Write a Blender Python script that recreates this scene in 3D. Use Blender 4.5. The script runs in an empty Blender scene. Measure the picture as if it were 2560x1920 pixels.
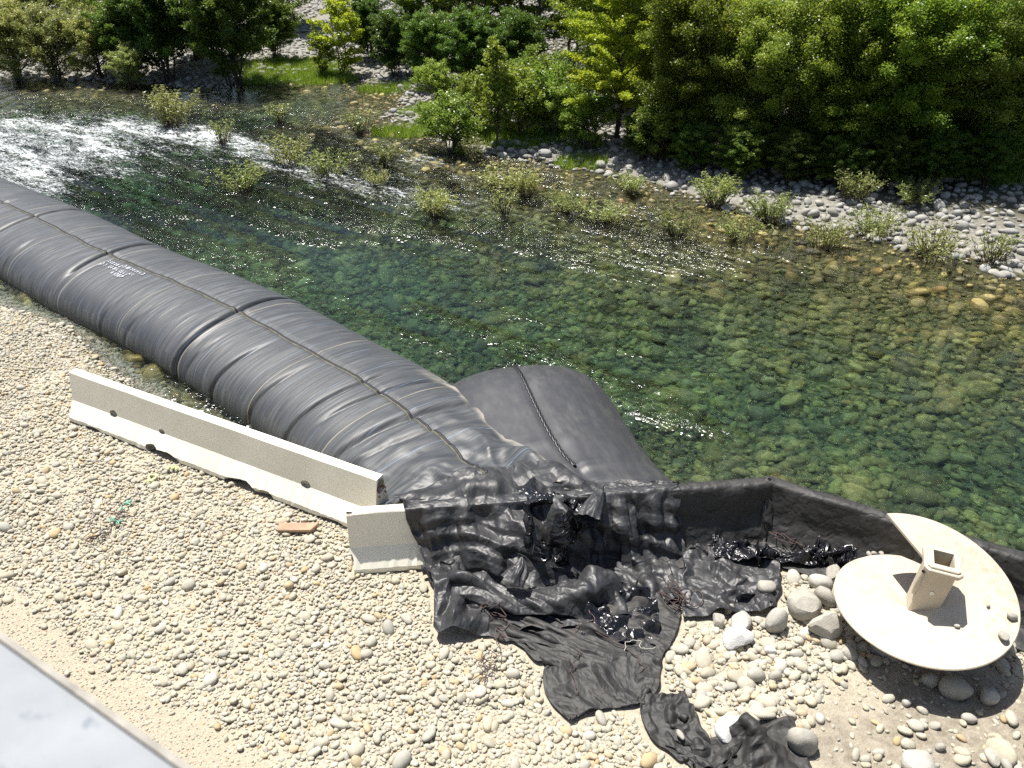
import bpy, bmesh, math, random
import numpy as np
from mathutils import Vector, Matrix, Euler

# ------------------------------------------------------------------ camera, sky, sun, exposure
scene = bpy.context.scene
COL = scene.collection
CAM_H, CAM_PITCH, FPX = 7.8, math.radians(31.0), 2130.0       # metres, radians, focal length in photo pixels (2560 wide)
cam_data = bpy.data.cameras.new("camera")
cam_data.sensor_width = 36.0
cam_data.lens = 36.0 * FPX / 2560.0
cam_data.clip_start = 0.05
cam_data.clip_end = 1500.0
cam_data.dof.use_dof = True
cam_data.dof.focus_distance = 13.0
cam_data.dof.aperture_fstop = 2.4
cam = bpy.data.objects.new("camera", cam_data)
cam.location = (0, 0, CAM_H)
cam.rotation_euler = (math.pi / 2 - CAM_PITCH, 0, 0)
COL.objects.link(cam)
scene.camera = cam

SUN_EL, SUN_AZ = math.radians(71.0), math.radians(-40.0)       # azimuth from +Y, negative = to the left
sun_dir = Vector((math.sin(SUN_AZ) * math.cos(SUN_EL), math.cos(SUN_AZ) * math.cos(SUN_EL), math.sin(SUN_EL)))
world = bpy.data.worlds.new("World")
scene.world = world
world.use_nodes = True
wn = world.node_tree
bg = wn.nodes["Background"]
sky = wn.nodes.new("ShaderNodeTexSky")
sky.sky_type = 'NISHITA'
sky.sun_disc = False
sky.sun_elevation = SUN_EL
sky.sun_rotation = SUN_AZ
sky.air_density = 1.0
sky.dust_density = 1.8
wn.links.new(sky.outputs[0], bg.inputs[0])
bg.inputs[1].default_value = 0.064

sun_data = bpy.data.lights.new("sun", 'SUN')
sun_data.energy = 4.8
sun_data.angle = math.radians(0.53)
sun_data.color = (1.0, 0.965, 0.90)
sun = bpy.data.objects.new("sun", sun_data)
sun.rotation_euler = (-sun_dir).to_track_quat('-Z', 'Y').to_euler()
COL.objects.link(sun)

scene.view_settings.view_transform = 'Standard'
scene.view_settings.look = 'None'
scene.view_settings.exposure = 0.92
scene.view_settings.gamma = 1.0
scene.view_settings.use_curve_mapping = False
scene.cycles.max_bounces = 8
scene.cycles.diffuse_bounces = 3
scene.cycles.glossy_bounces = 3
scene.cycles.transparent_max_bounces = 16
scene.cycles.volume_bounces = 0
scene.cycles.caustics_reflective = False
scene.cycles.caustics_refractive = False
scene.cycles.sample_clamp_indirect = 4.0
scene.cycles.sample_clamp_direct = 60.0
scene.cycles.use_denoising = False

# ------------------------------------------------------------------ helpers
rng = np.random.default_rng(7)
WATER = -0.35
CP, SP = math.cos(CAM_PITCH), math.sin(CAM_PITCH)


def at(px, py, z=0.0):
    """survey point: where the sight line of a photo pixel meets the level z"""
    x, y = (px - 1280) / FPX, -(py - 960) / FPX
    d = (x, CP + y * SP, -SP + y * CP)
    t = (z - CAM_H) / d[2]
    return Vector((d[0] * t, d[1] * t, z))


def _hash(ix, iy, seed):
    n = (ix.astype(np.int64) * 374761393 + iy.astype(np.int64) * 668265263 + seed * 974634777) & 0xFFFFFFFF
    n = ((n ^ (n >> 13)) * 1274126177) & 0xFFFFFFFF
    n = n ^ (n >> 16)
    return (n & 0xFFFF) / 65535.0


def vnoise(x, y, seed=0):
    x = np.asarray(x, float); y = np.asarray(y, float)
    ix, iy = np.floor(x), np.floor(y)
    fx, fy = x - ix, y - iy
    fx = fx * fx * (3 - 2 * fx); fy = fy * fy * (3 - 2 * fy)
    a = _hash(ix, iy, seed); b = _hash(ix + 1, iy, seed); c = _hash(ix, iy + 1, seed); d = _hash(ix + 1, iy + 1, seed)
    return (a * (1 - fx) + b * fx) * (1 - fy) + (c * (1 - fx) + d * fx) * fy


def fbm(x, y, seed=0, oct=3):
    s, a, t = 0.0, 1.0, 0.0
    for k in range(oct):
        s = s + a * vnoise(np.asarray(x) * 2 ** k, np.asarray(y) * 2 ** k, seed + 17 * k); t += a; a *= 0.5
    return s / t


def ridged(x, y, seed=0):
    return 1 - np.abs(2 * vnoise(x, y, seed) - 1) * 1.0


def sstep(a, b, x):
    t = np.clip((np.asarray(x, float) - a) / (b - a), 0, 1)
    return t * t * (3 - 2 * t)


def tag(o, label=None, cat=None, group=None, kind=None):
    if label: o["label"] = label
    if cat: o["category"] = cat
    if group: o["group"] = group
    if kind: o["kind"] = kind
    return o


def empty(name, loc=(0, 0, 0), rz=0.0):
    o = bpy.data.objects.new(name, None)
    o.location = loc; o.rotation_euler = (0, 0, rz)
    o.empty_display_size = 0.2
    COL.objects.link(o)
    return o


def link(name, me, mat=None, parent=None, smooth=True):
    o = bpy.data.objects.new(name, me)
    COL.objects.link(o)
    if mat is not None and not me.materials:
        me.materials.append(mat)
    if parent is not None:
        o.parent = parent
    if smooth:
        me.polygons.foreach_set("use_smooth", np.ones(len(me.polygons), bool))
    return o


def mesh_np(name, V, F):
    """V (n,3); F (m,k) all the same k"""
    V = np.asarray(V, np.float32); F = np.asarray(F, np.int32)
    me = bpy.data.meshes.new(name)
    m, k = F.shape
    me.vertices.add(len(V)); me.vertices.foreach_set("co", V.ravel())
    me.loops.add(m * k); me.loops.foreach_set("vertex_index", F.ravel())
    me.polygons.add(m)
    me.polygons.foreach_set("loop_start", np.arange(0, m * k, k, dtype=np.int32))
    me.polygons.foreach_set("loop_total", np.full(m, k, np.int32))
    me.update(calc_edges=True)
    return me


def grid_faces(nu, nv, wrap_v=False):
    i, j = np.meshgrid(np.arange(nu - 1), np.arange(nv if wrap_v else nv - 1), indexing='ij')
    j2 = (j + 1) % nv
    return np.stack([i * nv + j, (i + 1) * nv + j, (i + 1) * nv + j2, i * nv + j2], -1).reshape(-1, 4)


def vattr(me, name, vals):
    a = me.attributes.new(name, 'FLOAT', 'POINT')
    a.data.foreach_set("value", np.asarray(vals, np.float32).ravel())


def bm_mesh(name, bm):
    me = bpy.data.meshes.new(name)
    bm.normal_update()
    bm.to_mesh(me); bm.free()
    return me


def box_bm(bm, c, s, M=None):
    r = bmesh.ops.create_cube(bm, size=1.0)
    vs = r['verts']
    for v in vs:
        p = Vector((v.co.x * s[0] + c[0], v.co.y * s[1] + c[1], v.co.z * s[2] + c[2]))
        v.co = (M @ p) if M is not None else p
    return vs


def tube_np(path, rad, n=8, closed_ends=True):
    """tube along a polyline; rad scalar or per point"""
    path = np.asarray(path, float); m = len(path)
    rad = np.broadcast_to(np.asarray(rad, float), (m,))
    T = np.gradient(path, axis=0); T /= np.linalg.norm(T, axis=1)[:, None] + 1e-9
    ref = np.where(np.abs(T[:, 2:3]) > 0.9, np.array([[1., 0, 0]]), np.array([[0., 0, 1]]))
    A = np.cross(T, ref); A /= np.linalg.norm(A, axis=1)[:, None] + 1e-9
    B = np.cross(A, T)
    a = np.linspace(0, 2 * np.pi, n, endpoint=False)
    V = path[:, None] + rad[:, None, None] * (np.cos(a)[None, :, None] * A[:, None] + np.sin(a)[None, :, None] * B[:, None])
    return V.reshape(-1, 3), grid_faces(m, n, True)


def merge_np(parts):
    Vs, Fs, o = [], [], 0
    for V, F in parts:
        Vs.append(V); Fs.append(np.asarray(F) + o); o += len(V)
    return np.concatenate(Vs), np.concatenate(Fs)


def smooth_path(pts, n):
    """Catmull-Rom resample"""
    P = np.asarray(pts, float)
    P = np.vstack([2 * P[0] - P[1], P, 2 * P[-1] - P[-2]])
    out = []
    segs = len(P) - 3
    for k in range(n):
        t = k / (n - 1) * segs; i = min(int(t), segs - 1); f = t - i
        p0, p1, p2, p3 = P[i], P[i + 1], P[i + 2], P[i + 3]
        out.append(0.5 * ((2 * p1) + (-p0 + p2) * f + (2 * p0 - 5 * p1 + 4 * p2 - p3) * f * f + (-p0 + 3 * p1 - 3 * p2 + p3) * f ** 3))
    return np.array(out)


# ------------------------------------------------------------------ materials
def new_mat(name):
    m = bpy.data.materials.new(name)
    m.use_nodes = True
    nt = m.node_tree
    b = nt.nodes["Principled BSDF"]
    return m, nt, b


class N:
    """tiny node helper"""
    def __init__(s, nt): s.nt = nt
    def add(s, t, **kw):
        n = s.nt.nodes.new(t)
        for k, v in kw.items(): setattr(n, k, v)
        return n
    def link(s, a, b): s.nt.links.new(a, b)
    def noise(s, vec, scale, detail=3, rough=0.55, dim='3D'):
        n = s.add("ShaderNodeTexNoise"); n.noise_dimensions = dim
        n.inputs["Scale"].default_value = scale; n.inputs["Detail"].default_value = detail; n.inputs["Roughness"].default_value = rough
        if vec is not None: s.link(vec, n.inputs["Vector"])
        return n.outputs["Fac"]
    def ramp(s, fac, stops):
        r = s.add("ShaderNodeValToRGB")
        e = r.color_ramp.elements
        while len(e) < len(stops): e.new(0.5)
        for k, (p, c) in enumerate(stops):
            e[k].position = p; e[k].color = (*c, 1) if len(c) == 3 else c
        if fac is not None: s.link(fac, r.inputs[0])
        return r.outputs[0]
    def math(s, op, a, b=None, clamp=False):
        n = s.add("ShaderNodeMath", operation=op); n.use_clamp = clamp
        for k, v in enumerate((a, b)):
            if v is None: continue
            if isinstance(v, (int, float)): n.inputs[k].default_value = v
            else: s.link(v, n.inputs[k])
        return n.outputs[0]
    def mix(s, fac, a, b, typ='MIX'):
        n = s.add("ShaderNodeMix", data_type='RGBA', blend_type=typ)
        for i, v in ((0, fac), (6, a), (7, b)):
            if isinstance(v, (int, float)): n.inputs[i].default_value = v
            elif isinstance(v, tuple): n.inputs[i].default_value = (*v, 1)
            else: s.link(v, n.inputs[i])
        return n.outputs[2]
    def bump(s, h, strength, dist, normal=None):
        n = s.add("ShaderNodeBump"); n.inputs["Strength"].default_value = strength; n.inputs["Distance"].default_value = dist
        s.link(h, n.inputs["Height"])
        if normal is not None: s.link(normal, n.inputs["Normal"])
        return n.outputs[0]
    def attr(s, name):
        n = s.add("ShaderNodeAttribute"); n.attribute_name = name
        return n
    def coord(s, out="Object"):
        return s.add("ShaderNodeTexCoord").outputs[out]
    def mapping(s, vec, scale=(1, 1, 1), rot=(0, 0, 0)):
        n = s.add("ShaderNodeMapping"); n.inputs["Scale"].default_value = scale; n.inputs["Rotation"].default_value = rot
        s.link(vec, n.inputs["Vector"])
        return n.outputs[0]
    def rand(s):
        return s.add("ShaderNodeObjectInfo").outputs["Random"]


def stone_mat(name, stops, rough=0.8, grain=0.35, island=False, patches=False):
    m, nt, b = new_mat(name); q = N(nt)
    r = q.rand()
    if island:
        r = q.add("ShaderNodeNewGeometry").outputs["Random Per Island"]
    base = q.ramp(r, stops)
    c = q.coord("Object")
    f = q.noise(c, 2.3, 4)
    f2 = q.noise(c, 14, 3)
    v = q.ramp(q.math('ADD', q.math('MULTIPLY', f, 0.6), q.math('MULTIPLY', f2, 0.4)), [(0.3, (1 - grain,) * 3), (0.7, (1.0,) * 3)])
    col = q.mix(1.0, base, v, 'MULTIPLY')
    if patches:
        pos = q.add("ShaderNodeNewGeometry").outputs["Position"]
        col = q.mix(1.0, col, q.ramp(q.noise(pos, 0.55, 4, 0.6), [(0.32, (0.42, 0.46, 0.36)), (0.5, (1.0, 0.97, 0.85)), (0.68, (1.2, 1.12, 0.88))]), 'MULTIPLY')
    q.link(col, b.inputs["Base Color"])
    b.inputs["Roughness"].default_value = rough
    q.link(q.bump(f2, 0.35, 0.02), b.inputs["Normal"])
    return m


M_PEBBLE = stone_mat("pebble_stone", [(0.0, (0.40, 0.36, 0.275)), (0.18, (0.49, 0.445, 0.335)), (0.36, (0.44, 0.415, 0.35)), (0.52, (0.51, 0.46, 0.345)), (0.68, (0.37, 0.355, 0.31)), (0.80, (0.54, 0.495, 0.39)), (0.90, (0.46, 0.34, 0.18)), (0.93, (0.43, 0.39, 0.32)), (1.0, (0.59, 0.56, 0.475))], 0.85, 0.25)
M_BANKSTONE = stone_mat("bank_cobble", [(0.0, (0.24, 0.23, 0.205)), (0.3, (0.36, 0.345, 0.31)), (0.55, (0.42, 0.40, 0.35)), (0.75, (0.31, 0.305, 0.295)), (1.0, (0.46, 0.45, 0.41))], 0.85, 0.35)
M_ROCK = stone_mat("pale_rock", [(0.0, (0.38, 0.36, 0.31)), (0.5, (0.44, 0.41, 0.35)), (1.0, (0.50, 0.48, 0.43))], 0.9, 0.35)
M_BEDSTONE = stone_mat("river_cobble", [(0.0, (0.06, 0.055, 0.025)), (0.15, (0.20, 0.17, 0.065)), (0.3, (0.40, 0.34, 0.12)), (0.42, (0.09, 0.085, 0.05)), (0.55, (0.28, 0.25, 0.10)), (0.66, (0.52, 0.45, 0.17)), (0.78, (0.13, 0.13, 0.085)), (0.88, (0.36, 0.32, 0.14)), (0.96, (0.36, 0.24, 0.09)), (1.0, (0.62, 0.56, 0.30))], 0.75, 0.6, patches=True)


def ground_material():
    m, nt, b = new_mat("ground_earth"); q = N(nt)
    c = q.coord("Object")
    sand = q.ramp(q.noise(c, 26, 4), [(0.25, (0.30, 0.265, 0.20)), (0.5, (0.42, 0.37, 0.28)), (0.75, (0.52, 0.47, 0.37))])
    fine = q.ramp(q.noise(c, 60, 3), [(0.3, (0.28, 0.235, 0.175)), (0.55, (0.42, 0.36, 0.27)), (0.75, (0.52, 0.46, 0.36))])
    dirt = q.ramp(q.noise(c, 9, 6, 0.7), [(0.25, (0.15, 0.125, 0.095)), (0.5, (0.27, 0.235, 0.18)), (0.75, (0.38, 0.34, 0.275))])
    bed = q.ramp(q.noise(c, 5, 6, 0.7), [(0.25, (0.035, 0.035, 0.015)), (0.5, (0.09, 0.085, 0.035)), (0.75, (0.20, 0.18, 0.085))])
    far = q.ramp(q.noise(c, 7, 6, 0.7), [(0.25, (0.10, 0.095, 0.08)), (0.5, (0.22, 0.21, 0.18)), (0.75, (0.34, 0.33, 0.30))])
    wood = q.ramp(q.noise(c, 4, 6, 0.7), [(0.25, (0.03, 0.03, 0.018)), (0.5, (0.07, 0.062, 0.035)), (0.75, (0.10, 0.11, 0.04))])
    col = sand
    for name, cc in (("m_fine", fine), ("m_dirt", dirt), ("m_bed", bed), ("m_far", far), ("m_wood", wood)):
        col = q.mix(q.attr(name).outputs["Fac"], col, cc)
    q.link(col, b.inputs["Base Color"])
    b.inputs["Roughness"].default_value = 0.95
    h = q.math('ADD', q.noise(c, 40, 4, 0.7), q.math('MULTIPLY', q.noise(c, 9, 4), 1.5))
    q.link(q.bump(h, 0.8, 0.03), b.inputs["Normal"])
    return m


def fabric_mat(name, base, dust, rough, dust_amt=0.5, streak=(9.0, 0.5), lines=True, crinkle=1.0, crease=0.0):
    """black woven poly sheeting; UV = metres along / metres across"""
    m, nt, b = new_mat(name); q = N(nt)
    uv = q.add("ShaderNodeUVMap").outputs[0]
    sx = q.add("ShaderNodeSeparateXYZ"); q.link(uv, sx.inputs[0])
    st = q.noise(q.mapping(uv, (streak[0], streak[1], 1)), 1.0, 5, 0.6)
    st2 = q.noise(q.mapping(uv, (streak[0] * 4, streak[1] * 1.6, 1)), 1.0, 3, 0.6)
    patch = q.noise(uv, 1.1, 4)
    d = q.math('MULTIPLY', q.ramp(q.math('ADD', q.math('MULTIPLY', st, 0.5), q.math('MULTIPLY', st2, 0.5)), [(0.44, (0, 0, 0)), (0.68, (1, 1, 1))]), q.ramp(patch, [(0.3, (0.25,) * 3), (0.7, (1, 1, 1))]))
    d = q.math('MULTIPLY', d, dust_amt)
    at_m = q.attr("mud").outputs["Fac"]
    col = q.mix(d, base, dust)
    if lines:
        wob = q.math('ADD', sx.outputs[0], q.math('MULTIPLY', patch, 0.06))
        fr = q.math('FRACT', q.math('MULTIPLY', wob, 1.35))
        ln = q.math('MULTIPLY', q.math('LESS_THAN', fr, 0.014), q.math('GREATER_THAN', st2, 0.45))
        col = q.mix(q.math('MULTIPLY', ln, 0.45), col, (0.16, 0.26, 0.38))
        fr2 = q.math('FRACT', q.math('MULTIPLY', wob, 0.43))
        col = q.mix(q.math('MULTIPLY', q.math('LESS_THAN', fr2, 0.006), 0.6), col, (0.40, 0.34, 0.22))
    mudn = q.ramp(q.noise(uv, 6, 4), [(0.35, (0.20, 0.185, 0.15)), (0.65, (0.36, 0.335, 0.275))])
    col = q.mix(at_m, col, mudn)
    q.link(col, b.inputs["Base Color"])
    rr = q.math('ADD', q.math('MULTIPLY', d, 0.25), rough); rr = q.math('ADD', rr, q.math('MULTIPLY', at_m, 0.3))
    q.link(rr, b.inputs["Roughness"])
    b.inputs["Specular IOR Level"].default_value = 0.55
    n1 = q.bump(st, 0.5 * crinkle, 0.02)
    n2 = q.bump(q.noise(uv, 30, 3), 0.12 * crinkle, 0.01, n1)
    if crease:
        wv = q.add("ShaderNodeVectorMath", operation='ADD')
        nw_ = q.add("ShaderNodeTexNoise"); nw_.inputs["Scale"].default_value = 2.2; nw_.inputs["Detail"].default_value = 3; q.link(uv, nw_.inputs["Vector"])
        q.link(uv, wv.inputs[0]); q.link(nw_.outputs["Color"], wv.inputs[1])
        for sc_, st_ in ((3.2, 1.0), (8.0, 0.45)):
            vo = q.add("ShaderNodeTexVoronoi"); vo.inputs["Scale"].default_value = sc_; q.link(wv.outputs[0], vo.inputs["Vector"])
            n2 = q.bump(vo.outputs["Distance"], crease * st_, 0.30 / sc_, n2)
    n3 = q.bump(q.noise(uv, 420, 1), 0.08, 0.002, n2)
    q.link(n3, b.inputs["Normal"])
    return m


M_TUBE = fabric_mat("dam_fabric", (0.035, 0.038, 0.043), (0.150, 0.151, 0.150), 0.48, 0.8, (13.0, 0.9))
M_TUBE2 = fabric_mat("dam_fabric_clean", (0.036, 0.036, 0.040), (0.095, 0.092, 0.09), 0.46, 0.5, (0.9, 5.0), lines=False, crinkle=0.35)
M_TARP = fabric_mat("tarp_fabric", (0.022, 0.022, 0.024), (0.085, 0.083, 0.08), 0.47, 0.65, (3.0, 2.2), lines=False, crinkle=0.6, crease=0.34)
M_PLASTIC = fabric_mat("shiny_plastic", (0.008, 0.008, 0.011), (0.028, 0.028, 0.03), 0.27, 0.4, (4.0, 4.0), lines=False, crinkle=0.5, crease=0.7)
M_CLOTH = fabric_mat("silt_cloth", (0.017, 0.016, 0.015), (0.058, 0.053, 0.047), 0.62, 0.7, (3.5, 2.5), lines=False, crinkle=1.0, crease=0.35)


def simple_mat(name, col, rough=0.7, metal=0.0, var=0.25, scale=8.0, bump=0.2):
    m, nt, b = new_mat(name); q = N(nt)
    c = q.coord("Object")
    f = q.noise(c, scale, 5, 0.65)
    lo = tuple(x * (1 - var) for x in col); hi = tuple(min(1, x * (1 + var)) for x in col)
    q.link(q.ramp(f, [(0.3, lo), (0.7, hi)]), b.inputs["Base Color"])
    b.inputs["Roughness"].default_value = rough
    b.inputs["Metallic"].default_value = metal
    q.link(q.bump(q.noise(c, scale * 5, 3), bump, 0.01), b.inputs["Normal"])
    return m


def concrete_mat():
    m, nt, b = new_mat("painted_concrete"); q = N(nt)
    c = q.coord("Object")
    base = q.ramp(q.noise(c, 1.6, 5, 0.6), [(0.3, (0.74, 0.70, 0.58)), (0.7, (0.84, 0.80, 0.68))])
    speck = q.ramp(q.noise(c, 22, 5, 0.7), [(0.22, (0.68, 0.65, 0.58)), (0.32, (1, 1, 1))])
    scuff = q.ramp(q.noise(q.mapping(c, (3.0, 9, 9)), 1.0, 6, 0.75), [(0.24, (0.38, 0.36, 0.32)), (0.34, (1, 1, 1))])
    col = q.mix(1.0, q.mix(1.0, base, speck, 'MULTIPLY'), scuff, 'MULTIPLY')
    q.link(col, b.inputs["Base Color"])
    b.inputs["Roughness"].default_value = 0.75
    q.link(q.bump(q.noise(c, 30, 5, 0.7), 0.07, 0.01), b.inputs["Normal"])
    return m


M_CONC = concrete_mat()
M_HOLE = simple_mat("stained_concrete", (0.09, 0.075, 0.058), 0.9, 0, 0.4, 12)
M_BROKEN = simple_mat("broken_concrete", (0.36, 0.33, 0.275), 0.95, 0, 0.5, 14, 0.8)
M_RUST = simple_mat("rusty_iron", (0.30, 0.12, 0.06), 0.8, 0.2, 0.4, 20)
M_WOOD = simple_mat("sawn_wood", (0.33, 0.22, 0.145), 0.8, 0, 0.3, 6)
M_TWINE = simple_mat("brown_twine", (0.075, 0.05, 0.045), 0.9, 0, 0.4, 20)
M_STRING = simple_mat("white_string", (0.45, 0.43, 0.36), 0.8, 0, 0.15, 20)
M_LIME = simple_mat("lime_tape", (0.72, 0.80, 0.32), 0.7, 0, 0.15, 20)
M_GREENT = simple_mat("green_twine", (0.18, 0.46, 0.33), 0.7, 0, 0.2, 20)
M_SEAM = simple_mat("seam_strip", (0.10, 0.095, 0.07), 0.8, 0, 0.5, 5)
M_SEAMD = simple_mat("seam_gap", (0.012, 0.012, 0.016), 0.6, 0, 0.3, 5)
M_ROPE = simple_mat("black_rope", (0.02, 0.02, 0.022), 0.4, 0, 0.3, 20)
M_PRINT = simple_mat("white_print", (0.45, 0.46, 0.50), 0.7, 0, 0.15, 15)
M_BARK = simple_mat("grey_bark", (0.075, 0.062, 0.048), 0.95, 0, 0.4, 9, 0.6)
M_STEM = simple_mat("willow_stem", (0.13, 0.10, 0.075), 0.9, 0, 0.4, 9)


def auger_mat():
    m, nt, b = new_mat("auger_paint"); q = N(nt)
    c = q.coord("Object")
    base = q.ramp(q.noise(c, 1.3, 5), [(0.3, (0.45, 0.395, 0.31)), (0.55, (0.50, 0.445, 0.355)), (0.75, (0.47, 0.42, 0.335))])
    dirt = q.ramp(q.noise(c, 7, 7, 0.75), [(0.28, (0.84, 0.80, 0.74)), (0.48, (1, 1, 1))])
    sx = q.add("ShaderNodeSeparateXYZ"); q.link(c, sx.inputs[0])
    rad = q.math('SQRT', q.math('ADD', q.math('POWER', sx.outputs[0], 2.0), q.math('POWER', sx.outputs[1], 2.0)))
    cb = q.add("ShaderNodeCombineXYZ"); q.link(rad, cb.inputs[0])
    swirl = q.ramp(q.noise(cb.outputs[0], 34, 3, 0.7), [(0.35, (0.96, 0.945, 0.92)), (0.6, (1, 1, 1))])
    grime = q.ramp(q.math('ADD', q.math('MULTIPLY', sx.outputs[0], 0.22), q.noise(c, 9, 6, 0.8)), [(0.62, (1, 1, 1)), (0.84, (0.70, 0.65, 0.56))])
    col = q.mix(1.0, q.mix(1.0, q.mix(1.0, base, dirt, 'MULTIPLY'), swirl, 'MULTIPLY'), grime, 'MULTIPLY')
    q.link(col, b.inputs["Base Color"])
    b.inputs["Roughness"].default_value = 0.72
    q.link(q.bump(q.noise(c, 45, 4), 0.12, 0.01), b.inputs["Normal"])
    return m


M_AUGER = auger_mat()


def rail_mat():
    m, nt, b = new_mat("galvanised_steel"); q = N(nt)
    c = q.coord("Object")
    base = q.ramp(q.noise(c, 4, 5, 0.6), [(0.3, (0.185, 0.20, 0.215)), (0.7, (0.24, 0.255, 0.27))])
    sp = q.ramp(q.noise(c, 13, 3), [(0.30, (0.62, 0.66, 0.72)), (0.40, (1, 1, 1))])
    sc = q.ramp(q.noise(q.mapping(c, (2, 14, 14)), 2.0, 4), [(0.30, (0.50, 0.52, 0.58)), (0.36, (1, 1, 1))])
    q.link(q.mix(1.0, q.mix(1.0, base, sp, 'MULTIPLY'), sc, 'MULTIPLY'), b.inputs["Base Color"])
    b.inputs["Roughness"].default_value = 0.55
    b.inputs["Specular IOR Level"].default_value = 0.3
    return m


def leaf_mat(name, stops, trans=0.42):
    m, nt, b = new_mat(name); q = N(nt)
    t = q.attr("tint").outputs["Fac"]
    hv = q.add("ShaderNodeHueSaturation")
    rnd = q.rand()
    q.link(q.math('ADD', q.math('MULTIPLY', rnd, 0.55), 0.85), hv.inputs["Value"]); q.link(q.math('ADD', q.math('MULTIPLY', q.math('FRACT', q.math('MULTIPLY', rnd, 7.3)), 0.03), 0.48), hv.inputs["Hue"])
    q.link(q.ramp(t, stops), hv.inputs["Color"])
    col = hv.outputs[0]
    q.link(col, b.inputs["Base Color"])
    b.inputs["Roughness"].default_value = 0.38
    b.inputs["Specular IOR Level"].default_value = 0.55
    tr = q.add("ShaderNodeBsdfTranslucent")
    hs = q.add("ShaderNodeHueSaturation"); hs.inputs["Value"].default_value = 1.5; hs.inputs["Hue"].default_value = 0.485
    q.link(col, hs.inputs["Color"]); q.link(hs.outputs[0], tr.inputs[0])
    mx = q.add("ShaderNodeMixShader"); mx.inputs[0].default_value = trans
    q.link(b.outputs[0], mx.inputs[1]); q.link(tr.outputs[0], mx.inputs[2])
    q.link(mx.outputs[0], nt.nodes["Material Output"].inputs[0])
    return m


L_ALDER = leaf_mat("alder_leaf", [(0, (0.06, 0.12, 0.012)), (0.5, (0.145, 0.225, 0.022)), (1, (0.25, 0.305, 0.035))], 0.56)
L_DARK = leaf_mat("dark_leaf", [(0, (0.04, 0.085, 0.012)), (0.5, (0.07, 0.135, 0.016)), (1, (0.12, 0.185, 0.022))], 0.45)
L_YELLOW = leaf_mat("young_leaf", [(0, (0.15, 0.22, 0.015)), (0.5, (0.23, 0.30, 0.02)), (1, (0.31, 0.34, 0.03))], 0.52)
L_SAGE = leaf_mat("willow_leaf", [(0, (0.15, 0.20, 0.05)), (0.5, (0.24, 0.29, 0.08)), (1, (0.36, 0.39, 0.15))], 0.45)
L_MID = leaf_mat("shrub_leaf", [(0, (0.085, 0.155, 0.02)), (0.5, (0.165, 0.245, 0.03)), (1, (0.27, 0.325, 0.065))], 0.5)
L_GRASS = leaf_mat("grass_blade", [(0, (0.09, 0.17, 0.012)), (0.5, (0.15, 0.25, 0.02)), (1, (0.22, 0.28, 0.05))], 0.45)
M_GROUND = ground_material()
M_RAIL = rail_mat()

# ------------------------------------------------------------------ terrain: one sheet from the pad to the far hills
NEAR = np.array([(-60, 48), (-30, 28), (-14, 18.7), (-11.19, 16.82), (-10.09, 16.3), (-9.16, 15.7), (-8.47, 14.91), (-7.93, 14.28), (-7.33, 13.75), (-6.2, 12.6), (-4.4, 11.5), (-2.4, 10.35),
                 (0, 9.75), (2, 9.75), (3.7, 9.85), (5, 9.05), (7, 7.95), (12, 5.2), (24, -2), (60, -20)], float)
FAR = np.array([(70, 2), (40, 8), (20, 13), (12.05, 18.5), (11.09, 19.72), (9.51, 20.79), (7.37, 22.42), (4.99, 24.64), (2.83, 27.04), (0.92, 27.93), (-1.08, 28.62), (-2.93, 31.46), (-4.6, 33.6),
                (-4.08, 37.31), (-7.09, 41.45), (-10.61, 40.55), (-12.98, 39.28), (-18.84, 40.55), (-23.64, 41.0), (-40, 50), (-70, 70)], float)


def seg_dist(px, py, line):
    d = np.full(px.shape, 1e9)
    for (ax, ay), (bx, by) in zip(line[:-1], line[1:]):
        vx, vy = bx - ax, by - ay
        t = np.clip(((px - ax) * vx + (py - ay) * vy) / (vx * vx + vy * vy), 0, 1)
        d = np.minimum(d, np.hypot(px - ax - t * vx, py - ay - t * vy))
    return d


def inside(px, py, poly):
    c = np.zeros(px.shape, bool)
    n = len(poly)
    for i in range(n):
        x1, y1 = poly[i]; x2, y2 = poly[(i + 1) % n]
        cond = (y1 > py) != (y2 > py)
        with np.errstate(divide='ignore', invalid='ignore'):
            xi = (x2 - x1) * (py - y1) / (y2 - y1 + 1e-12) + x1
        c ^= cond & (px < xi)
    return c


NEAR_POLY = np.vstack([NEAR, [(500, -400), (-500, -400), (-500, 300)]])
FAR_POLY = np.vstack([FAR, [(-500, 400), (-500, 900), (500, 900), (500, -100)]])


def shore(x, y):
    x = np.asarray(x, float); y = np.asarray(y, float)
    dn = seg_dist(x, y, NEAR); dn = np.where(inside(x, y, NEAR_POLY), dn, -dn)
    df = seg_dist(x, y, FAR); df = np.where(inside(x, y, FAR_POLY), df, -df)
    return dn, df


def ground_z(x, y):
    x = np.asarray(x, float); y = np.asarray(y, float)
    dn, df = shore(x, y)
    wob = (fbm(x * 0.8, y * 0.8, 3) - 0.5)
    near = WATER + 0.35 * sstep(0, 1.0, dn) + wob * 0.07 * sstep(0.4, 2, dn)
    far = WATER + 0.22 * sstep(0, 1.6, df) + 0.045 * np.maximum(df - 1.5, 0) + wob * 0.25 * sstep(0, 3, df)
    far = np.minimum(far, 26)
    dw_n, dw_f = np.maximum(-dn, 0), np.maximum(-df, 0)
    dep = np.minimum(1.0 * (1 - np.exp(-dw_n / 1.6)), 1.30 * (1 - np.exp(-(dw_f / 9.0) ** 1.7)) + 0.03 + 0.02 * np.minimum(dw_f, 3))
    bed = WATER - dep + wob * 0.30 * np.minimum(1, dep * 1.5)
    z = np.where(dn > 0, near, np.where(df > 0, far, bed))
    # dug-out dip under the auger
    return z


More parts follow.
